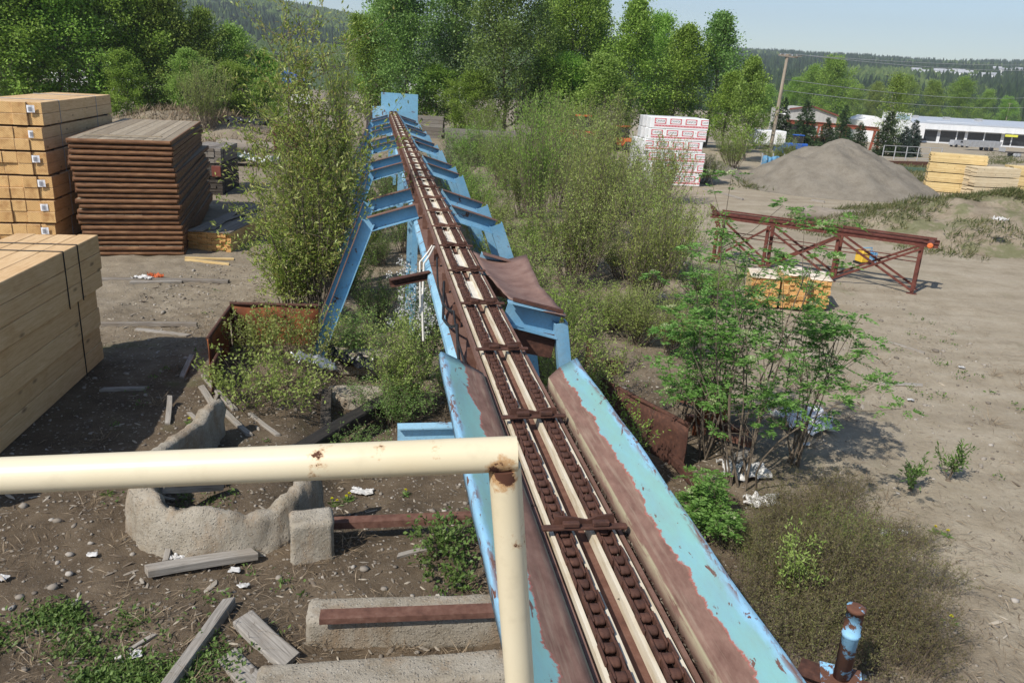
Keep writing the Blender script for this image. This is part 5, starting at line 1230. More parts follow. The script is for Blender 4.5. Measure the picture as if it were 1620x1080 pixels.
hedge = [(2.1, 11.2, .75, .62, W1, 'mid', 'brush pressed under the bent cover sheet'), (2.5, 13.2, .85, .66, W2, None, 'brush close beside the conveyor, just beyond the cover sheet'), (2.4, 15.6, .85, .66, W1, 'mid', 'bright brush against the first right conveyor leg'), (2.9, 18, .9, .55, W2, 'light', 'young bright brush between the first two right legs'), (2.6, 20.6, .9, .68, W1, None, 'brush close to the conveyor between leg pairs'), (2.9, 23.4, 1, .5, W2, 'mid', 'brush at the third right conveyor leg'), (3.0, 27, 1.05, .5, W1, None, 'brush beside the fourth right conveyor leg'), (3.2, 31, 1.1, .48, W2, 'mid', 'brush by the conveyor farther along on its right'), (3.2, 35.5, 1.2, .45, W1, 'mid', 'brush by the distant conveyor bents on the right'), (3.4, 41, 1.3, .45, W2, 'mid', 'brush near the conveyor end on the right'), (3.2, 47, 1.4, .42, W1, 'dark', 'last brush beside the conveyor head on the right'),
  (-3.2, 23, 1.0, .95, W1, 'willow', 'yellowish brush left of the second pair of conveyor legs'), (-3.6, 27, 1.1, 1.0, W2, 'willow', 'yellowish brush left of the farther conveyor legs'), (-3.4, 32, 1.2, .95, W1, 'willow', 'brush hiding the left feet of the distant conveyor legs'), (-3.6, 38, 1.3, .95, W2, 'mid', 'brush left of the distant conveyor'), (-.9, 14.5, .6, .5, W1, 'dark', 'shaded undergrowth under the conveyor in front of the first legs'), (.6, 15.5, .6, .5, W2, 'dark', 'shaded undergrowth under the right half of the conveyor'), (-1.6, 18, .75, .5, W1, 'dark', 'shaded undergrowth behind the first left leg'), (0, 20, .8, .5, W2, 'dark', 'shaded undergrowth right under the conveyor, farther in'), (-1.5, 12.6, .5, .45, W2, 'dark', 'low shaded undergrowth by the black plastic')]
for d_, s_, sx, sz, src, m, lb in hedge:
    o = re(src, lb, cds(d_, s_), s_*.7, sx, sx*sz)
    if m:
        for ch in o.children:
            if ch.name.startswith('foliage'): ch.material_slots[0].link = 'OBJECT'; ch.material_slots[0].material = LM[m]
t, sh = shrub('serviceberry', 'small grey-green shrub under the conveyor beside the stub bracket', 'shrub', on(630, 655), 'brush', seed=45, stems=34, h=2.3, spread=.8, nleaf=7000, leaf=.05, wid=.028, r0=.01, side=8, bend=.3, cluster=.03)
t, sh = shrub('flowering_shrub', 'shrub with white blossom clusters against the left conveyor girder', 'shrub', on(668, 600), 'dark', seed=46, stems=22, h=2.75, spread=.55, nleaf=2600, leaf=.06, wid=.035, r0=.01, side=7)
rs = np.random.RandomState(4); pts = [q[-1] for q, w_ in sh for _ in range(1)]; pts = np.array([tuple(q) for q in pts if q.z > 1.3]); C_ = np.repeat(pts, 26, 0); C_ = C_+rs.normal(size=C_.shape)*.05
V, F = leaf_quads(C_, rs.normal(size=C_.shape), .04, .036, rs); link('blossom', npmesh('blossom', V, F, LM['white']), t)
t, sh = shrub('green_bramble', 'bright green low bramble spreading in front of the left conveyor leg', 'shrub', on(435, 640), 'brush', seed=47, stems=60, h=1.15, spread=1.5, nleaf=2600, leaf=.07, wid=.042, r0=.006, side=6, bend=.1, basew=.6, cluster=.04)
t, sh = shrub('green_bramble', 'second green bramble right behind the first, at the blue leg', 'shrub', on(455, 570), 'brush', seed=48, stems=50, h=1.4, spread=1.3, nleaf=3200, leaf=.065, wid=.04, r0=.006, side=6, bend=.1, basew=.6, cluster=.04)
# rowan shrub: compound leaves of paired leaflets in whorls at the shoot ends
def rowan(label, loc, seed, stems, h, spread, umb, per=9, grp='rowan shrubs'):
    b, V, F, sh = shrub_parts(seed=seed, stems=stems, h=h, spread=spread, nleaf=10, leaf=.01, wid=.01, r0=.019, side=6, bend=.75, basew=.16)
    rs = np.random.RandomState(seed); rr = random.Random(seed); P, D, L, Wd = [], [], [], []; U = []
    for q, w_ in sh:
        if q[-1].z < h*.14: continue
        sites = [(q[-1], per), (q[max(0, len(q)-2)].lerp(q[-1], .55), 2)]
        for c, n_ in sites:
            for _ in range(n_):
                a = rr.uniform(0, 6.28); el = rr.uniform(-.25,.75); d = np.array([math.cos(a)*math.cos(el), math.sin(a)*math.cos(el), math.sin(el)]); ll = rr.uniform(.14,.25)
                s_ = unit(np.cross(d, np.array([0,0,1.]))[None])[0]; c0 = np.array(c)
                for k in range(1, 7):
                    f = .25+.75*k/6; base = c0+d*ll*f+np.array([0,0,-.25*ll*f*f])
                    if k == 6: P.append(base); D.append(d); L.append(ll*.3); Wd.append(ll*.12); continue
                    for e in (-1, 1): P.append(base); D.append(d*.55+e*s_+rs.normal(size=3)*.12); L.append(ll*.36*(1-.25*abs(f-.6))); Wd.append(ll*.14)
        if rr.random() < umb: U.append(np.array(q[-1])+np.array([0,0,.04]))
    P, D, L, Wd = map(np.array, (P, D, L, Wd)); V, F = leaf_quads(P, D, L, Wd, rs, .6)
    t = thing('rowan_shrub', label, 'rowan', loc, 0, grp); b.build('stems', M['twig'], t); link('foliage', npmesh('foliage', V, F, LM['rowan']), t)
    if U:
        C_ = np.clip(rs.normal(size=(60,3)), -1.15, 1.15)*np.array([.045,.042,.012]); V, F = leaf_quads(C_, rs.normal(size=C_.shape)*.5+np.array([0,0,1]), .024, .021, rs)
        fm_ = npmesh('flower_head', V, F, LM['flower'])
        for u in U[:60]: fh = link('flower_head', fm_, t); fh.location = tuple(u); fh.rotation_euler = (rr.uniform(-.4,.4), rr.uniform(-.4,.4), rr.uniform(0,6))
    return t
def hill_on(px, py): return on(px, py)
rowan('largest rowan shrub with pinnate leaves, in front of the short orange boards', on(1170, 765), 51, 12, 4.4, 1.75, .45, 8)
rowan('left rowan shrub with thin stems, partly covering the rusty steel bin', on(1115, 720), 52, 9, 4.1, 1.1, .4, 8)
rowan('right-hand rowan shrub leaning over the bare yard', on(1255, 735), 54, 8, 3.3, 1.3, .45, 8)
rowan('slim rowan shrub nearest the right trough, before the rusty bin', on(1065, 705), 56, 6, 2.6, .8, .4, 8)
rowan('low rowan shoots hanging beside the right trough edge', on(1110, 850), 53, 9, .9, .6, .1, 4)
# brownish twiggy heath in the lower right corner, and a few smaller plants
H1, sh = shrub('twiggy_bush', 'dense brown-green twiggy bush filling the ground right of the trough', 'bush', on(1300, 930), 'heath', grp='twiggy bushes at lower right', seed=55, stems=130, h=.95, spread=1.0, nleaf=6500, leaf=.038, wid=.013, r0=.0045, side=8, bend=.2, basew=.7, cluster=.02, low=.1)
H2, sh = shrub('twiggy_bush', 'bare-looking twiggy bush with few leaves right of the largest one', 'bush', on(1375, 925), 'heath', grp='twiggy bushes at lower right', seed=59, stems=90, h=.75, spread=.8, nleaf=2600, leaf=.034, wid=.013, r0=.0045, side=7, bend=.25, basew=.6, cluster=.02, low=.1)
for px, py, s, sz, src, lb, m in [(1215, 950, .85, 1, H1, 'twiggy bush pressed against the trough lip', None), (1290, 840, .9, 1.1, H1, 'twiggy bush behind the largest one, towards the rowan', None), (1400, 990, .8, 1, H1, 'twiggy bush right of the paint-worn pipe stub', None), (1225, 850, .7, 1, H1, 'smaller twiggy bush below the rowan stems', None), (1430, 1060, .8, 1, H2, 'twiggy bush at the bottom edge right of the pipe stub', None), (1280, 1030, .85, 1, H1, 'twiggy bush left behind the paint-worn pipe stub', None), (1180, 870, .7, 1.1, H2, 'twiggy bush between rowan stems and trough', None), (1350, 1005, .8, 1, H1, 'twiggy bush just behind and right of the pipe stub', None), (1465, 930, .8, .8, H2, 'thin twiggy bush farthest right, towards the bare yard', None), (1390, 860, .75, .9, H2, 'thin twiggy bush near the white plastic scrap', None), (1330, 790, .8, .9, H2, 'thin twiggy bush just below the rowan leaves', None), (1260, 890, .8, 1.1, H1, 'twiggy bush in the thick of the group beside the pale shrub', None), (1440, 860, .7, .7, H2, 'low dead bush right of the white plastic scrap', None), (1240, 1000, .7, 1.1, H2, 'sparse twiggy bush near the bottom of the trough lip', None), (1330, 870, .65, 1.2, H1, 'greener twiggy bush amid the brown ones', 'brush'), (1210, 900, .5, 1.2, H1, 'small greener bush by the trough lip', 'brush'), (1470, 1010, .7, .7, H2, 'outermost thin bush at the lower right', None)]:
    o = re(src, lb, on(px, py), px*.37, s, s*.85*sz)
    if m:
        for ch in o.children:
            if ch.name.startswith('foliage'): ch.material_slots[0].link = 'OBJECT'; ch.material_slots[0].material = LM[m]
t, sh = shrub('green_sapling', 'small bright sapling standing alone on the bare ground at right', 'sapling', on(1500, 760), 'weed', seed=56, stems=5, h=.95, spread=.35, nleaf=260, leaf=.1, wid=.03, r0=.008, side=4, basew=.02)
t, sh = shrub('green_sapling', 'leafy sapling left of the lone one, by the rowan', 'sapling', on(1440, 775), 'weed', seed=57, stems=7, h=.65, spread=.3, nleaf=300, leaf=.09, wid=.03, r0=.006, side=4, basew=.02)
t, sh = shrub('pale_shrub', 'small pale-leaved shrub beside the trough near the bottom right', 'shrub', on(1250, 960), 'brush', seed=58, stems=14, h=1.1, spread=.4, nleaf=1100, leaf=.055, wid=.02, r0=.006, side=5)
for px, py, h, n_, lb in [(700, 880, .55, 1500, 'nettle clump right of the rusty channel, between concrete and post'), (715, 925, .35, 700, 'low nettle clump before the second concrete footing'), (735, 865, .6, 900, 'nettle clump against the trough side'), (690, 900, .3, 420, 'small nettle clump amid bare soil')]:
    shrub('nettle_clump', lb, 'nettles', on(px, py), 'weed', grp='nettles between the footings', seed=px+py, stems=int(n_/50), h=h, spread=.48, nleaf=int(n_*.34), leaf=.07, wid=.045, r0=.004, side=2, basew=.12, cluster=.03, flat=.5)
# ---- ground cover that nobody could count
rs = np.random.RandomState(77)
def scatter(n, box, dens=None):
    px = rs.uniform(box[0], box[1], n*3); py = rs.uniform(box[2], box[3], n*3); return px, py
def world_scatter(n, x0, x1, y0, y1, dens, mult=4):
    x = rs.uniform(x0, x1, n*mult); y = rs.uniform(y0, y1, n*mult); k = rs.rand(n*mult) < np.clip(dens(x, y), 0, 1); x, y = x[k][:n], y[k][:n]; return np.stack([x, y, gz(x, y)], 1)
def offpile(x, y): return ~((x > -9.6) & (x < -7.0) & (y > 7.5) & (y < 15.8))
# green weeds
dw = lambda x, y: (np.clip(vn(x*.7, y*.7, 31)*2.4+.02, 0, 1)*np.clip(vn(x*2.1, y*2.1, 32)*3+.55, 0, 1)*np.where(x > 2.5, .32, .8)*np.where((x < -7) & (y > 12), .08, 1)*offpile(x, y)*np.clip(1.5-y/30, .1, 1)
)
C = world_scatter(2600, -9, 12, 4.5, 30, dw); C = np.concatenate([C, world_scatter(900, -5.5, -2.6, 5.0, 7.6, lambda x, y: .75*np.clip(vn(x*2, y*2, 33)*3+.4, 0, 1)*np.clip((-2.2-x)/2, 0, 1))])
P = np.repeat(C, 13, 0); n = len(P); sp = np.repeat(rs.uniform(.03,.13,len(C)), 13)[:, None]; P = P+np.concatenate([rs.normal(size=(n,2))*sp, rs.uniform(0,1,(n,1))*sp*.8], 1)
D = rs.normal(size=(n,3)); D[:, 2] = np.abs(D[:, 2])*.7+.25; V, F = leaf_quads(P, D, rs.uniform(.03,.08,n), rs.uniform(.018,.042,n), rs, .6)
tag(link('ground_weeds', npmesh('ground_weeds', V, F, LM['weed'])), 'low green weeds scattered over the littered soil', 'weeds', kind='stuff')
# dry grass and twigs
ds = lambda x, y: .12+.75*np.clip(vn(x*.8, y*.8, 35)*2.5+.3, 0, 1)*np.where(x > 7, .35, 1)*np.where((x < -7) & (y > 11), .25, 1)*offpile(x, y)
P = world_scatter(26000, -9, 13, 4.5, 26, ds, 3); n = len(P); P[:, 2] += rs.uniform(0,.05,n); a = vn(P[:,0]*.5, P[:,1]*.5, 36)*9+rs.normal(0,.7,n); D = np.stack([np.cos(a), np.sin(a), rs.normal(.05,.18,n)], 1)
V, F = leaf_quads(P, D, rs.uniform(.04,.3,n), rs.uniform(.004,.010,n), rs, 1.2)
C2 = world_scatter(260, -7, 12, 5, 26, lambda x, y: .5*np.clip(vn(x*.6, y*.6, 37)*3, 0, 1)*offpile(x, y), 6)
C2 = np.concatenate([C2, np.array([tuple(on(px, py)) for px, py in [(545,870),(560,850),(530,850),(315,500),(322,520),(330,510),(280,590),(250,640),(1410,800),(1440,860)]])])
P2 = np.repeat(C2, 34, 0); n2 = len(P2); P2[:, :2] += rs.normal(size=(n2,2))*.07; D2 = rs.normal(size=(n2,3))*np.array([.8,.8,.3])+np.array([.15,0,.55])
V2, F2 = leaf_quads(P2, D2, rs.uniform(.12,.42,n2), rs.uniform(.005,.01,n2), rs, 0)
# dry sedge on the far bank and the earth bank
bx = rs.uniform(-34, -13, 30000); by = rs.uniform(51, 66, 30000); k = rs.rand(30000) < np.clip(.25+vn(bx*.5, by*.5, 38), 0, 1); bx, by = bx[k], by[k]; P3 = np.stack([bx, by, gz(bx, by)], 1); n3 = len(P3); D3 = rs.normal(size=(n3,3))*np.array([.6,.6,.2])+np.array([.1,0,.8])
V3, F3 = leaf_quads(P3, D3, rs.uniform(.3,.9,n3), rs.uniform(.03,.06,n3), rs, 0)
tag(link('dry_grass', npmesh('dry_grass', np.concatenate([V, V2, V3]), np.concatenate([F, F2+len(V), F3+len(V)+len(V2)]), LM['straw'])), 'dry straw and dead grass lying over the ground', 'dry grass', kind='stuff')
# grass on the earth bank and along the yard edges
def bank_z(x, y): return gz(x, y)
gb = bpy.data.objects['earth_bank']; mv = np.array([(gb.matrix_world.translation+v.co) if False else (v.co.x+gb.location.x, v.co.y+gb.location.y, v.co.z+gb.location.z) for v in gb.data.vertices])
sel = mv[rs.randint(0, len(mv), 30000)]; k = (vn(sel[:,0]*.35, sel[:,1]*.5, 41)+.5*vn(sel[:,0]*1.2, sel[:,1]*1.2, 42) > .02) & (np.hypot((sel[:,0]-21.5)/9, (sel[:,1]-37.5)/6.6) < 1.05)
sel = sel[k]+rs.normal(size=(k.sum(),3))*np.array([.12,.12,0]); n = len(sel); D = rs.normal(size=(n,3))*np.array([.5,.5,.2])+np.array([.25,0,.7])
V, F = leaf_quads(sel, D, rs.uniform(.15,.42,n), rs.uniform(.02,.045,n), rs)
far_c = np.array([tuple(on(px, py)) for px, py in zip(list(rs.uniform(1185,1235,60))+list(rs.uniform(1390,1480,90))+list(rs.uniform(1560,1640,60)), list(rs.uniform(285,300,60))+list(rs.uniform(262,290,90))+list(rs.uniform(240,262,60)))])
P = np.repeat(far_c, 26, 0); n2 = len(P); P[:, :2] += rs.normal(size=(n2,2))*.5; P[:, 2] = gz(P[:,0], P[:,1]); D = rs.normal(size=(n2,3))*np.array([.5,.5,.2])+np.array([.2,0,.7]); V2, F2 = leaf_quads(P, D, rs.uniform(.2,.55,n2), rs.uniform(.03,.07,n2), rs)
tag(link('bank_grass', npmesh('bank_grass', np.concatenate([V, V2]), np.concatenate([F, F2+len(V)]), LM['bank'])), 'tufts of green grass on the earth bank and yard edges', 'grass', kind='stuff')
# loose stones
ico = MB(); import bmesh
bm_ = bmesh.new(); bmesh.ops.create_icosphere(bm_, subdivisions=1, radius=1); iv = np.array([tuple(v.co) for v in bm_.verts]); jf = np.array([[v.index for v in f.verts] for f in bm_.faces]); bm_.free()
dn_ = lambda x, y: .25+.7*np.clip(vn(x*.9, y*.9, 45)*2+.3, 0, 1)*np.where(x > 4, .3, 1)*offpile(x, y)
C = world_scatter(9000, -10, 12, 4.5, 24, dn_, 3); n = len(C); s = np.exp(rs.normal(-4.15, .55, n)); s = np.clip(s, .006, .09)
V = iv[None]*(1+rs.uniform(-.25,.25,(n,12,1)))*s[:, None, None]*rs.uniform(.6,1.3,(n,1,3))*np.array([1,1,.62]); V = V+C[:, None]+np.array([0,0,1])*s[:, None, None]*.2
F = (jf[None]+np.arange(n)[:, None, None]*12).reshape(-1, 3)
t_ = NT('stone'); r_ = t_.N('ShaderNodeNewGeometry').outputs['Random Per Island']; c_ = t_.ramp(r_, [(0,(.13,.11,.09)), (.4,(.23,.2,.165)), (.75,(.32,.29,.25)), (1,(.44,.41,.37))]); nn_ = t_.noise(t_.coord('Object', vary=False), 30, 5); M['stone'] = t_.finish(t_.mix(t_.math('MULTIPLY', nn_, .5), c_, t_.mix(1.0, c_, (.6,.55,.5), 'MULTIPLY')), .9, nn_, .3, .005)
tag(link('loose_stones', npmesh('loose_stones', V.reshape(-1,3), F, M['stone'], True)), 'loose pebbles and stones strewn over the soil', 'stones', kind='stuff')
# splintered bark and wood chips
dc_ = lambda x, y: (.15+.8*np.clip(vn(x*.7, y*.7, 48)*2.2+.2, 0, 1))*np.where(x > 4, .16, 1)*offpile(x, y)
C = world_scatter(3400, -10, 11, 4.5, 24, dc_, 4); n = len(C); L_ = np.exp(rs.normal(-2.55, .6, n)).clip(.02, .3); a_ = rs.uniform(0, PI, n); tl = rs.normal(0, .12, n)
V = iv[None]*(1+rs.uniform(-.2,.2,(n,12,1)))*np.stack([L_*.5, L_*rs.uniform(.05,.13,n)+.004, np.full(n, .006)+L_*.02], 1)[:, None]
V = np.stack([V[..., 0]*np.cos(a_)[:, None]-V[..., 1]*np.sin(a_)[:, None], V[..., 0]*np.sin(a_)[:, None]+V[..., 1]*np.cos(a_)[:, None], V[..., 2]+V[..., 0]*tl[:, None]], 2)+C[:, None]+np.array([0,0,.008])
F = (jf[None]+np.arange(n)[:, None, None]*12).reshape(-1, 3)
tag(link('wood_chips', npmesh('wood_chips', V.reshape(-1,3), F, leafmat('chips', [(.07,.05,.035), (.16,.125,.09), (.26,.225,.18), (.38,.34,.28), (.5,.43,.33)], .05, .9))), 'bark bits and splintered wood chips over the soil', 'wood chips', kind='stuff')
# dead leaves caught in the trough
n = 2600; s_ = rs.uniform(1.2, 6.7, n); sd_ = rs.choice([-1, 1], n, p=[.7,.3]); d_ = sd_*(.255+rs.rand(n)*.03)*1.0; d_ = np.where(rs.rand(n) < .25, rs.uniform(-.05,.05,n)+np.where(rs.rand(n)<.5,-.125,.125), d_)
P = np.stack([C0[0]+d_*CN[0]+s_*CE[0], C0[1]+d_*CN[1]+s_*CE[1], ZB-.055+rs.rand(n)*.03], 1); V, F = leaf_quads(P, rs.normal(size=(n,3))*np.array([1,1,.3]), rs.uniform(.02,.06,n), rs.uniform(.008,.02,n), rs, 1)
tag(link('leaf_litter', npmesh('leaf_litter', V, F, LM['litter'] if 'litter' in LM else leafmat('litter', [(.04,.03,.022), (.07,.055,.04), (.12,.1,.075), (.2,.17,.13)], .05, .9))), 'dead leaves and bark bits caught in the conveyor trough', 'leaf litter', kind='stuff')
# dandelions
n0 = None
for k, (px, py) in enumerate([(525,797), (548,793), (553,789), (534,800), (642,783), (395,826), (170,782), (300,670), (1503,985), (1478,842), (1497,848), (437,1076)]):
    if n0 is None:
        t = thing('dandelion', 'dandelion', 'flower', (0,0,0), 0, 'dandelions in the soil'); b = MB(); b.tube([(0,0,-.05),(.005,0,.1)], .004, 5); b.build('stem', simple('stemgreen', [(.3,(.08,.14,.03)), (.7,(.12,.2,.05))], 5, 2, .6), t)
        P = np.zeros((40,3))+np.array([.005,0,.1]); D = rs.normal(size=(40,3)); D[:, 2] = np.abs(D[:,2])*.6+.1; V, F = leaf_quads(P, D, .03, .012, rs); link('petals', npmesh('petals', V, F, LM['yellow']), t)
        P = np.zeros((9,3)); D = rs.normal(size=(9,3)); D[:, 2] = .25; V, F = leaf_quads(P, D, .12, .03, rs, .5); link('leaves', npmesh('leaves', V, F, LM['weed']), t); n0 = o = t
    else: o = copy_tree(n0)
    o.location = on(px, py); o.rotation_euler = (0, 0, k*1.1); o['label'] = 'small yellow dandelion blooming on the bare soil'
# ================================================================ concrete, scrap and litter on the ground
def rough_block(name, label, cat, c, dims, rz, seed, mat=None, amp=.03, cuts=10, tilt=0.0, grp=None):
    bm = bmesh.new(); bmesh.ops.create_cube(bm, size=1.0); bmesh.ops.scale(bm, vec=dims, verts=bm.verts)
    bmesh.ops.bevel(bm, geom=list(bm.edges), offset=min(dims)*.1, segments=1, affect='EDGES')
    for _ in range(6):
        ed = [e for e in bm.edges if e.calc_length() > max(.05, max(dims)/46)]
        if not ed: break
        bmesh.ops.subdivide_edges(bm, edges=ed, cuts=1, use_grid_fill=True)
    for v in bm.verts:
        q = v.co*3.1
        d = float(vn(np.array(q.x+seed), np.array(q.y+q.z*1.3), seed))+.5*float(vn(np.array(q.x*3), np.array(q.y*3+q.z*3.3), seed+1)); d += .35*float(vn(np.array(q.x*9), np.array(q.y*9+q.z*8), seed+2)); v.co += v.co.normalized()*d*amp*.75
    me = bpy.data.meshes.new(name); bm.to_mesh(me); bm.free(); me.materials.append(mat or M['concrete'])
    for p in me.polygons: p.use_smooth = True
    o = link(name, me); o.location = c; o.rotation_euler = (tilt, 0, rz); return tag(o, label, cat, grp)
def span(px0, py0, px1, py1, dz=0): return on(px0, py0, dz), on(px1, py1, dz)
def footing(label, pxa, pya, pxb, pyb, depth, h, seed, ex=.3, drop=.12):
    """a footing whose front top edge runs between two photo points"""
    a, c = Vector((*G(pxa, pya, h), 0)), Vector((*G(pxb, pyb, h), 0)); d = (c-a); L = d.length+ex; ang = math.atan2(d.y, d.x); d.normalize(); nrm = Vector((-d.y, d.x, 0))
    m = a+d*L/2+nrm*depth/2; m.z = h/2-drop/2; return rough_block('concrete_footing', label, 'footing', m, (L, depth, h+drop), ang, seed, grp='concrete footings at left'), ang
def steel_on(label, pxa, pya, pxb, pyb, z, w, h, mat='rust', name='steel_channel', cat='steel channel'):
    a, c = Vector((*G(pxa, pya, z), z)), Vector((*G(pxb, pyb, z), z)); b = MB()
    L = (c-a).length; P = [(-w/2,-h),(w/2,-h),(w/2,0),(-w/2,0)]
    b.prof([(-w/2,-h),(-w/2+.012,-h),(-w/2+.012,-.014),(w/2-.012,-.014),(w/2-.012,-h),(w/2,-h),(w/2,0),(-w/2,0)], (0,0,0), (0,L,0))
    o = b.build(name, M[mat]); o.location = a; o.rotation_euler = (0, 0, math.atan2(c.y-a.y, c.x-a.x)-PI/2); return tag(o, label, cat)
footing('front concrete footing at the bottom edge, left of the cream post', 400, 1098, 800, 1068, .42, .42, 1, 1.0)
footing('middle concrete footing carrying a rusty channel', 482, 982, 800, 972, .42, .34, 2, 1.2)
footing('rear concrete block with a worn left end, beside the broken ring', 458, 832, 516, 826, .4, .5, 3, .1)
steel_on('rusty channel lying along the middle concrete footing', 506, 971, 800, 960, .42, .17, .07)
steel_on('long rusty channel along the rear concrete block', 526, 822, 768, 812, .2, .17, .1)
# broken concrete ring
def ring():
    cx, cy, r, th, h = -3.9, 9.95, 1.2, .2, .56; sec = [(0,0),(0,.25),(0,.5),(0,.78),(.06,.96),(.3,1.02),(.55,1.03),(.9,.98),(1,.85),(1,.6),(1,.4),(1,.2),(1,0)]; m = len(sec)
    path = []                                               # right end, round the front, then straight back on the left
    for i in range(80):
        a = rad(8)+(rad(-172)-rad(8))*i/79; path.append((r*math.cos(a)*1.04, r*math.sin(a), math.cos(a), math.sin(a)))
    for i in range(1, 46): path.append((-r*1.04+.2*(i/45)**1.3, -.17+2.5*i/45, -1, .15))
    n = len(path)-1; vs = []
    for i, (px_, py_, nx_, ny_) in enumerate(path):
        t = i/n; brk = .3*float(vn(np.array(t*9.), np.array(.3), 61))+.14*float(vn(np.array(t*34.), np.array(.3), 62))+.06*float(vn(np.array(t*110.), np.array(.3), 66))
        hh = h*(1+brk+.35*max(0, 1-abs(t-.02)/.1)-.25*max(0, 1-abs(t-.2)/.16)+.18*max(0, 1-abs(t-.5)/.1)+.1*max(0, 1-abs(t-.93)/.12)); tt = th*(1+.4*float(vn(np.array(t*9.), np.array(2.), 63)))*(1.5 if .44 < t < .56 else 1)
        for u, w_ in sec:
            nz = .06*float(vn(np.array(t*26+u*3), np.array(w_*4), 64))+.04*float(vn(np.array(t*70+u*5), np.array(w_*9), 65))+.02*float(vn(np.array(t*170+u*5), np.array(w_*22), 67))
            o_ = -tt*(1-u)+nz*(1 if u > .5 else -1)+.1*(1-w_)*(u > .5); vs.append((px_+nx_*o_, py_+ny_*o_, -.12+(hh+.12)*w_+nz*.5))
    fs = [(i*m+j, i*m+j+1, (i+1)*m+j+1, (i+1)*m+j) for i in range(n) for j in range(m-1)]+[tuple(range(m))[::-1], tuple(range(n*m, n*m+m))]
    b = MB(); b.add(vs, fs, 0, True); o = b.build('concrete_ring', M['concrete']); o.location = (cx, cy, gz1(cx, cy)); tag(o, 'broken curved concrete wall lying open on the soil, below the cream rail', 'concrete ring')
ring()
p = on(575, 640); rough_block('concrete_block', 'flat pale concrete block under the conveyor beside the black timber', 'concrete block', p+Vector((0,0,.12)), (1.5, .7, .34), .1, 8)
p = on(560, 585); rough_block('concrete_block', 'shaded concrete block under the conveyor behind the black tarp', 'concrete block', p+Vector((0,0,.2)), (1.6, .6, .5), .05, 9)
# loose boards and timbers
def plank(label, px0, py0, px1, py1, w, h, mat='greyplank', z0=0.0, z1=0.0, name='loose_plank', cat='plank'):
    a, c = on(px0, py0), on(px1, py1); a.z += h/2+z0; c.z += h/2+z1; m = (a+c)/2; b = MB()
    L = (c-a).length; n = max(3, int(L/.2)); rr = random.Random(px0+py1); y = (c-a).normalized(); x = y.cross(Vector((0,0,1))).normalized(); z = x.cross(y); vs = []
    bow = rr.uniform(-.02,.02)*L
    for i in range(n+1):
        t = i/n; e = rr.uniform(-.05,.05) if i in (0, n) else 0
        for q, (u, v) in enumerate([(-w/2,-h/2),(w/2,-h/2),(w/2,h*.38),(w*.44,h/2),(-w*.44,h/2),(-w/2,h*.38)]):
            vs.append((u+rr.uniform(-.002,.002)+bow*math.sin(t*PI), L*(t-.5)+e*(1 if q in (1,2,3) else -.5), v+rr.uniform(-.0015,.0015)))
    fs = [(i*6+q, i*6+(q+1) % 6, (i+1)*6+(q+1) % 6, (i+1)*6+q) for i in range(n) for q in range(6)]+[(5,4,3,2,1,0), tuple(n*6+q for q in range(6))]
    b.add(vs, fs); o = b.build(name, WM[mat]); o.location = m; o.rotation_euler = Matrix((x, y, z)).transposed().to_euler(); return tag(o, label, cat)
WM = {k: M[k] for k in ('greyplank', 'greywood', 'oldwood', 'yellowwood', 'rust', 'rust_dark', 'redsteel')}
WM['charred'] = wood('charred', (.012,.011,.01), (.028,.025,.022), (.06,.052,.045), False, (14,.9,14), 1.6, .8, .3)
WM['greyplank'] = wood('greyplank_any', (.13,.115,.098), (.31,.285,.25), (.44,.41,.365), False, (30,1.2,30), 1.5, .85, .2)
plank('grey weathered board lying in front of the broken concrete ring', 232, 914, 402, 886, .16, .1, z0=.05, z1=.05)
plank('short split grey stake sticking up at the concrete ring', 262, 893, 270, 872, .07, .07, z1=.12)
plank('long grey timber slanting out of the bottom edge', 262, 1100, 362, 960, .13, .12)
plank('broad grey plank end beside the front footing', 385, 990, 460, 1050, .26, .07, z0=.08)
plank('short grey plank under the broad one at the bottom edge', 358, 1040, 410, 1095, .24, .06)
plank('dark grey timber resting over the edge of the concrete ring', 262, 820, 352, 782, .14, .13, z0=.42, z1=.1)
plank('dark timber running from the ring under the cream rail', 345, 770, 470, 715, .16, .14, 'oldwood')
plank('long charred black timber lying across under the conveyor', 470, 735, 655, 628, .3, .24, 'charred', z0=.05, z1=.1, name='charred_timber', cat='timber')
plank('upright brown plank leading towards the concrete ring under the conveyor', 517, 700, 518, 628, .2, .1, 'oldwood', z1=.1)
plank('grey fallen slat between bramble and broken ring', 322, 595, 372, 650, .1, .05)
plank('second fallen slat beside the bramble', 345, 640, 395, 690, .1, .05)
plank('pale slat leaning near the rusty bin', 288, 598, 304, 570, .1, .04, z1=.1)
plank('long thin grey slat pointing at the upright slab', 265, 672, 270, 640, .09, .04, z1=.15)
plank('weathered lath lying between broken wall and bramble', 300, 655, 345, 690, .07, .04)
plank('pale split lath below the bramble, pointing at the black timber', 395, 655, 440, 690, .08, .04)
plank('short pale board end below the left rusty bin', 318, 612, 336, 640, .12, .04)
plank('grey lath crossing another beside the upright broken wall', 345, 628, 330, 668, .06, .04, z0=.05)
plank('thin grey stick on the soil left of the broken wall', 130, 745, 178, 730, .05, .04)
plank('thin grey lath near the bottom left weeds', 205, 1030, 245, 1005, .05, .03)
plank('splintered short lath left of the long slanting timber', 105, 970, 122, 950, .06, .03)
plank('grey lath among the nettles by the cream post', 630, 880, 680, 868, .08, .03)
plank('grey plank lying in the shadow of the beam pile', 162, 618, 232, 616, .12, .05)
plank('thin dark pole crossing the lane behind the beam pile', 160, 516, 312, 516, .1, .09, 'greywood')
plank('grey board lying beyond the shaded lane', 215, 522, 300, 532, .14, .04)
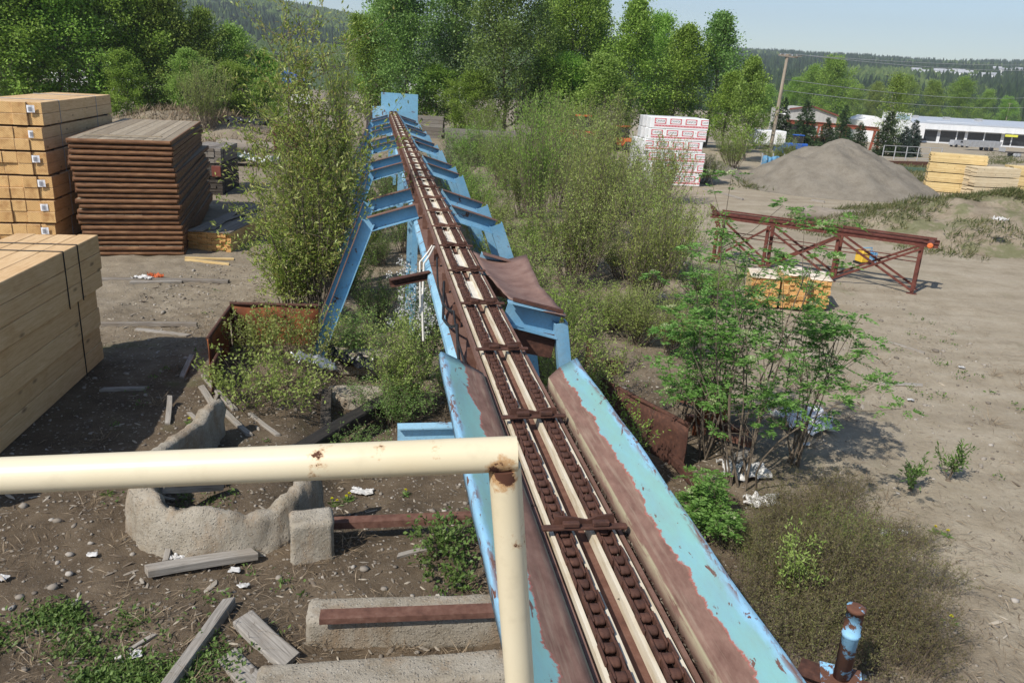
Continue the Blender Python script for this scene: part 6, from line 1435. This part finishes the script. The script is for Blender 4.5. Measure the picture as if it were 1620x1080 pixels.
plank('long half buried sleeper across the lane', 156, 444, 362, 447, .18, .08, 'greywood')
plank('pale plank lying on the sleeper in the lane', 207, 449, 288, 448, .16, .08)
plank('yellow board lying before the low board pile, the upper one', 293, 409, 370, 411, .16, .05, 'yellowwood')
plank('yellow board lying before the low board pile, the lower one', 296, 412, 362, 419, .16, .05, 'yellowwood')
plank('fallen pale pole on the bare yard at right', 1408, 543, 1462, 560, .06, .05)
plank('grey board lying flat on the yard near the rowan', 1395, 607, 1460, 610, .14, .03)
plank('long grey pole in front of the white lumber stack', 1112, 300, 1175, 317, .14, .1)
plank('short grey board in front of the large gravel pile', 1283, 318, 1304, 321, .2, .1)
plank('grey board half hidden among brush left of the orange boards', 1030, 470, 1100, 478, .3, .12)
plank('grey plank below the brush beside the right rusty bin', 1040, 415, 1090, 425, .3, .2)
for k, (a, c_, ds) in enumerate([((1085,672),(1180,700),'rusty pipe lying behind the rowan stems, uppermost of the scrap'), ((1100,690),(1190,720),'rusty bar lying lower in the scrap behind the rowan'), ((1070,640),(1150,668),'long rusty bar leaning towards the bin behind the rowan'), ((1060,735),(1105,790),'dark rusty post stub standing among the rowan stems')]):
    plank(ds, *a, *c_, .12, .12, 'rust' if k != 3 else 'rust_dark', z0=.1, z1=.15, name='scrap_bar', cat='scrap bar')
plank('green-grey board lying among the scrap below the rowan', 1150, 735, 1185, 712, .2, .05)
# rusty bins (open boxes of steel plate)
def platebox(name, label, cat, pts, h, mat, th=.02, lean=0):
    """upright plates joined in a line through ground points"""
    t = thing(name, label, cat, pts[0], 0)
    for a, c_, hh in zip(pts, pts[1:], h):
        a, c_ = a-pts[0], c_-pts[0]; zb = min(a.z, c_.z)-.15
        b = MB(); d = (c_-a).normalized(); L = (c_-a).length; n_ = Vector((-d.y, d.x, 0)); vs = []; N = 8
        for i in range(N+1):
            for j in range(5):
                q = a+d*L*i/N; w_ = .025*math.sin(i*1.3+j*.9+L); vs.append((q.x+n_.x*w_, q.y+n_.y*w_, zb+hh*j/4*(1+.02*math.sin(i*2.1))))
        b.add(vs, [(i*5+j, (i+1)*5+j, (i+1)*5+j+1, i*5+j+1) for i in range(N) for j in range(4)], 0, True); o = b.build('plate', mat, t); o.modifiers.new('th', 'SOLIDIFY').thickness = th
        MB().tube([(a.x, a.y, zb+hh), (c_.x, c_.y, zb+hh)], .04, 8).build('rim', M['rust_dark'], t)
    return t
def gp(px, py, z=0.0): x, y = G(px, py, z); return Vector((x, y, gz1(x, y)))
platebox('rusty_bin', 'rusty open steel bin of bent plates under the left willows', 'bin', [gp(333, 603), gp(368, 545), gp(505, 548)], [1.05, 1.2], M['rust_orange'])
platebox('low_bin_plate', 'dark low rusty plate leaning at the front of the left bin', 'steel plate', [gp(338, 620), gp(352, 592)], [.75], M['rust_dark'])
platebox('rusty_bin', 'dark rusty steel bin behind the right trough, below the brush', 'bin', [gp(1080, 745), gp(945, 665), gp(925, 600)], [1.0, 1.0], M['rust_dark'])
platebox('rusty_plate', 'orange-rust upright plate behind the left rowan', 'steel plate', [gp(1095, 690), gp(1148, 690)], [1.15], M['rust_orange'])
platebox('steel_plates', 'small rusty upright plates between brush and right trough', 'steel plate', [gp(925, 590), gp(985, 595)], [.45], M['rust_dark'])
# pipe stub with flaking blue paint, lower right
p = Vector((*G(1326, 1092, .35), .35)); t = thing('pipe_stub', 'rusty upright pipe stub with flaking blue paint at the lower right', 'pipe stub', (p.x, p.y, 0), -.3); t.scale = (1.3, 1.3, 1.3)
flake = paint_rust('blueflake', (.25,.5,.72), lo=.47, hi=.5, scale=5)
MB().lathe((0,0,0), [(.062,.4),(.062,.78),(.069,.785),(.069,.81),(.062,.815),(.062,1.0),(.069,1.0),(.069,1.03),(.05,1.035)], 20).build('pipe', flake, t)
b = MB(); b.channel((-.3, .05, .3), (.5, -.12, .3), .2, .16, .014, m=0, mtop=0, ibeam=True); b.build('beam', [M['rust_dark'], flake], t)
MB().box((0, 0, .392), (.3, .26, .016)).build('base_plate', flake, t); MB().box((.1, 0, .1), (.12, .12, .26)).build('support', M['rust_dark'], t)
# crumpled sheets: tarps, plastic, paper
def crumple(name, label, cat, px, py, sx, sy, amp, mat, seed, dz=.02, rz=0.0, n=16):
    p = on(px, py, dz); vs = []
    for i in range(n+1):
        for j in range(n+1):
            u, v = i/n-.5, j/n-.5; a = float(vn(np.array(i*.5+seed), np.array(j*.5), seed))+.6*float(vn(np.array(i*.95+seed), np.array(j*.95), seed+1))
            w_ = 1+.5*float(vn(np.array(i*.4), np.array(j*.4+seed), seed+2)); x, y = u*sx*w_, v*sy*w_
            X, Y = x*math.cos(rz)-y*math.sin(rz), x*math.sin(rz)+y*math.cos(rz); vs.append((X, Y, gz1(p.x+X, p.y+Y)-p.z+dz*2+amp*abs(a)*1.8))
    b = MB(); b.add(vs, [(i*(n+1)+j, (i+1)*(n+1)+j, (i+1)*(n+1)+j+1, i*(n+1)+j+1) for i in range(n) for j in range(n)], 0, True); o = b.build(name, mat); o.location = p
    o.modifiers.new('th', 'SOLIDIFY').thickness = .003; return tag(o, label, cat)
plas = simple('plastic', [(.35,(.4,.39,.37)), (.6,(.66,.65,.63))], 9, 5, .4, .2, spec=.5)
plasr = paint_rust('plastic_print', (.7,.7,.7), (.45,.12,.1), (.6,.4,.38), .6, .63, 6, .4)
blackp = simple('blackplastic', [(.35,(.012,.012,.014)), (.6,(.03,.03,.033))], 4, 4, .3, .2, spec=.5); foil = simple('foil', [(.35,(.45,.46,.47)), (.6,(.7,.7,.71))], 6, 4, .3, .3, metal=.6)
crumple('white_sheeting', 'crumpled white plastic sheeting with red print behind the rowan', 'plastic sheet', 1268, 672, 1.05, 1.0, .22, plasr, 1)
crumple('white_sheeting', 'white plastic sheet lying among the rowan stems, lower one', 'plastic sheet', 1178, 750, .7, .6, .14, plas, 2)
crumple('plastic_scrap', 'grey crumpled plastic by the foot of the rowan', 'plastic scrap', 1205, 800, .5, .35, .1, plas, 3)
crumple('white_scrap', 'flat white scrap of plastic on the ground right of the twiggy bushes', 'plastic scrap', 1411, 846, .42, .16, .03, plas, 4)
crumple('paper_scrap', 'white torn paper on the soil under the cream rail', 'paper', 574, 781, .35, .18, .04, plas, 5)
crumple('paper_scrap', 'white paper scrap near the bottom left, among weeds', 'paper', 205, 1043, .22, .12, .02, plas, 6, rz=.6)
crumple('paper_scrap', 'small white paper at the left picture edge', 'paper', 5, 918, .12, .14, .01, plas, 7)
crumple('paper_scrap', 'crumpled white paper against the concrete ring and stake', 'paper', 281, 888, .2, .1, .05, plas, 8)
crumple('clear_wrap', 'clear crumpled wrap on the ground by the concrete ring end', 'plastic wrap', 474, 766, .36, .2, .06, foil, 9)
crumple('silver_foil', 'silvery crumpled foil beside the black plastic under the conveyor', 'foil', 500, 612, .95, .35, .12, foil, 10, .25, .8)
crumple('black_plastic', 'black plastic sheet heaped under the conveyor', 'plastic sheet', 555, 603, 1.1, .5, .2, blackp, 11, .2)
crumple('tarp_heap', 'white and black tarps heaped beneath the log far down the lane', 'tarp', 390, 262, 5.0, 1.6, .6, paint_rust('tarpmix', (.6,.62,.62), (.02,.03,.03), (.05,.09,.08), .5, .53, 1.2, .5), 12, .1)
crumple('black_tarp', 'small dark tarp lying on top of the log heap', 'tarp', 395, 240, 2.6, .8, .35, blackp, 13, .9)
crumple('white_rubbish', 'white rubbish caught on the grassy earth bank', 'rubbish', 1568, 402, .45, .4, .15, plas, 14, .7)
crumple('paper_scrap', 'small paper lying on the sleeper in the lane', 'paper', 228, 441, .5, .25, .06, plas, 15)
crumple('orange_scrap', 'orange scrap lying on the sleeper in the lane', 'scrap', 247, 441, .36, .25, .12, om, 16)
for k, (px, py, ds) in enumerate([(1275, 705, 'small white scrap on the ground below the large sheeting'), (1521, 583, 'white plastic scrap alone on the bare yard'), (1440, 635, 'tiny pale scrap on the yard near the sapling'), (372, 905, 'small white scrap beyond the grey board'), (385, 930, 'small white paper between boards and footing'), (147, 880, 'small white scrap left of the broken ring'), (820+540, 1075, 'pale scrap near the pipe stub')]):
    crumple('paper_scrap', ds, 'paper', px, py, .13, .1, .02, plas, 20+k, n=7)
p = on(385, 255); log('fallen_log', 'pale thick log lying on the tarp heap far down the lane', p+Vector((-1.6,.3,.5)), 4.4, .38, -PI/2-.03, M['greyplank'], 5)
p = on(1590, 345)
# haze
hz = NT('haze_air'); pv = hz.N('ShaderNodeVolumePrincipled'); pv.inputs['Color'].default_value = (.86,.92,1,1); pv.inputs['Density'].default_value = .00021; pv.inputs['Anisotropy'].default_value = .2
hz.L(pv.outputs[0], hz.out.inputs['Volume'])
b = MB(); b.box((0, 0, 145), (7000, 7000, 310)); tag(b.build('haze', hz.mat), kind='stuff', label='thin pale summer haze over the valley', cat='haze')
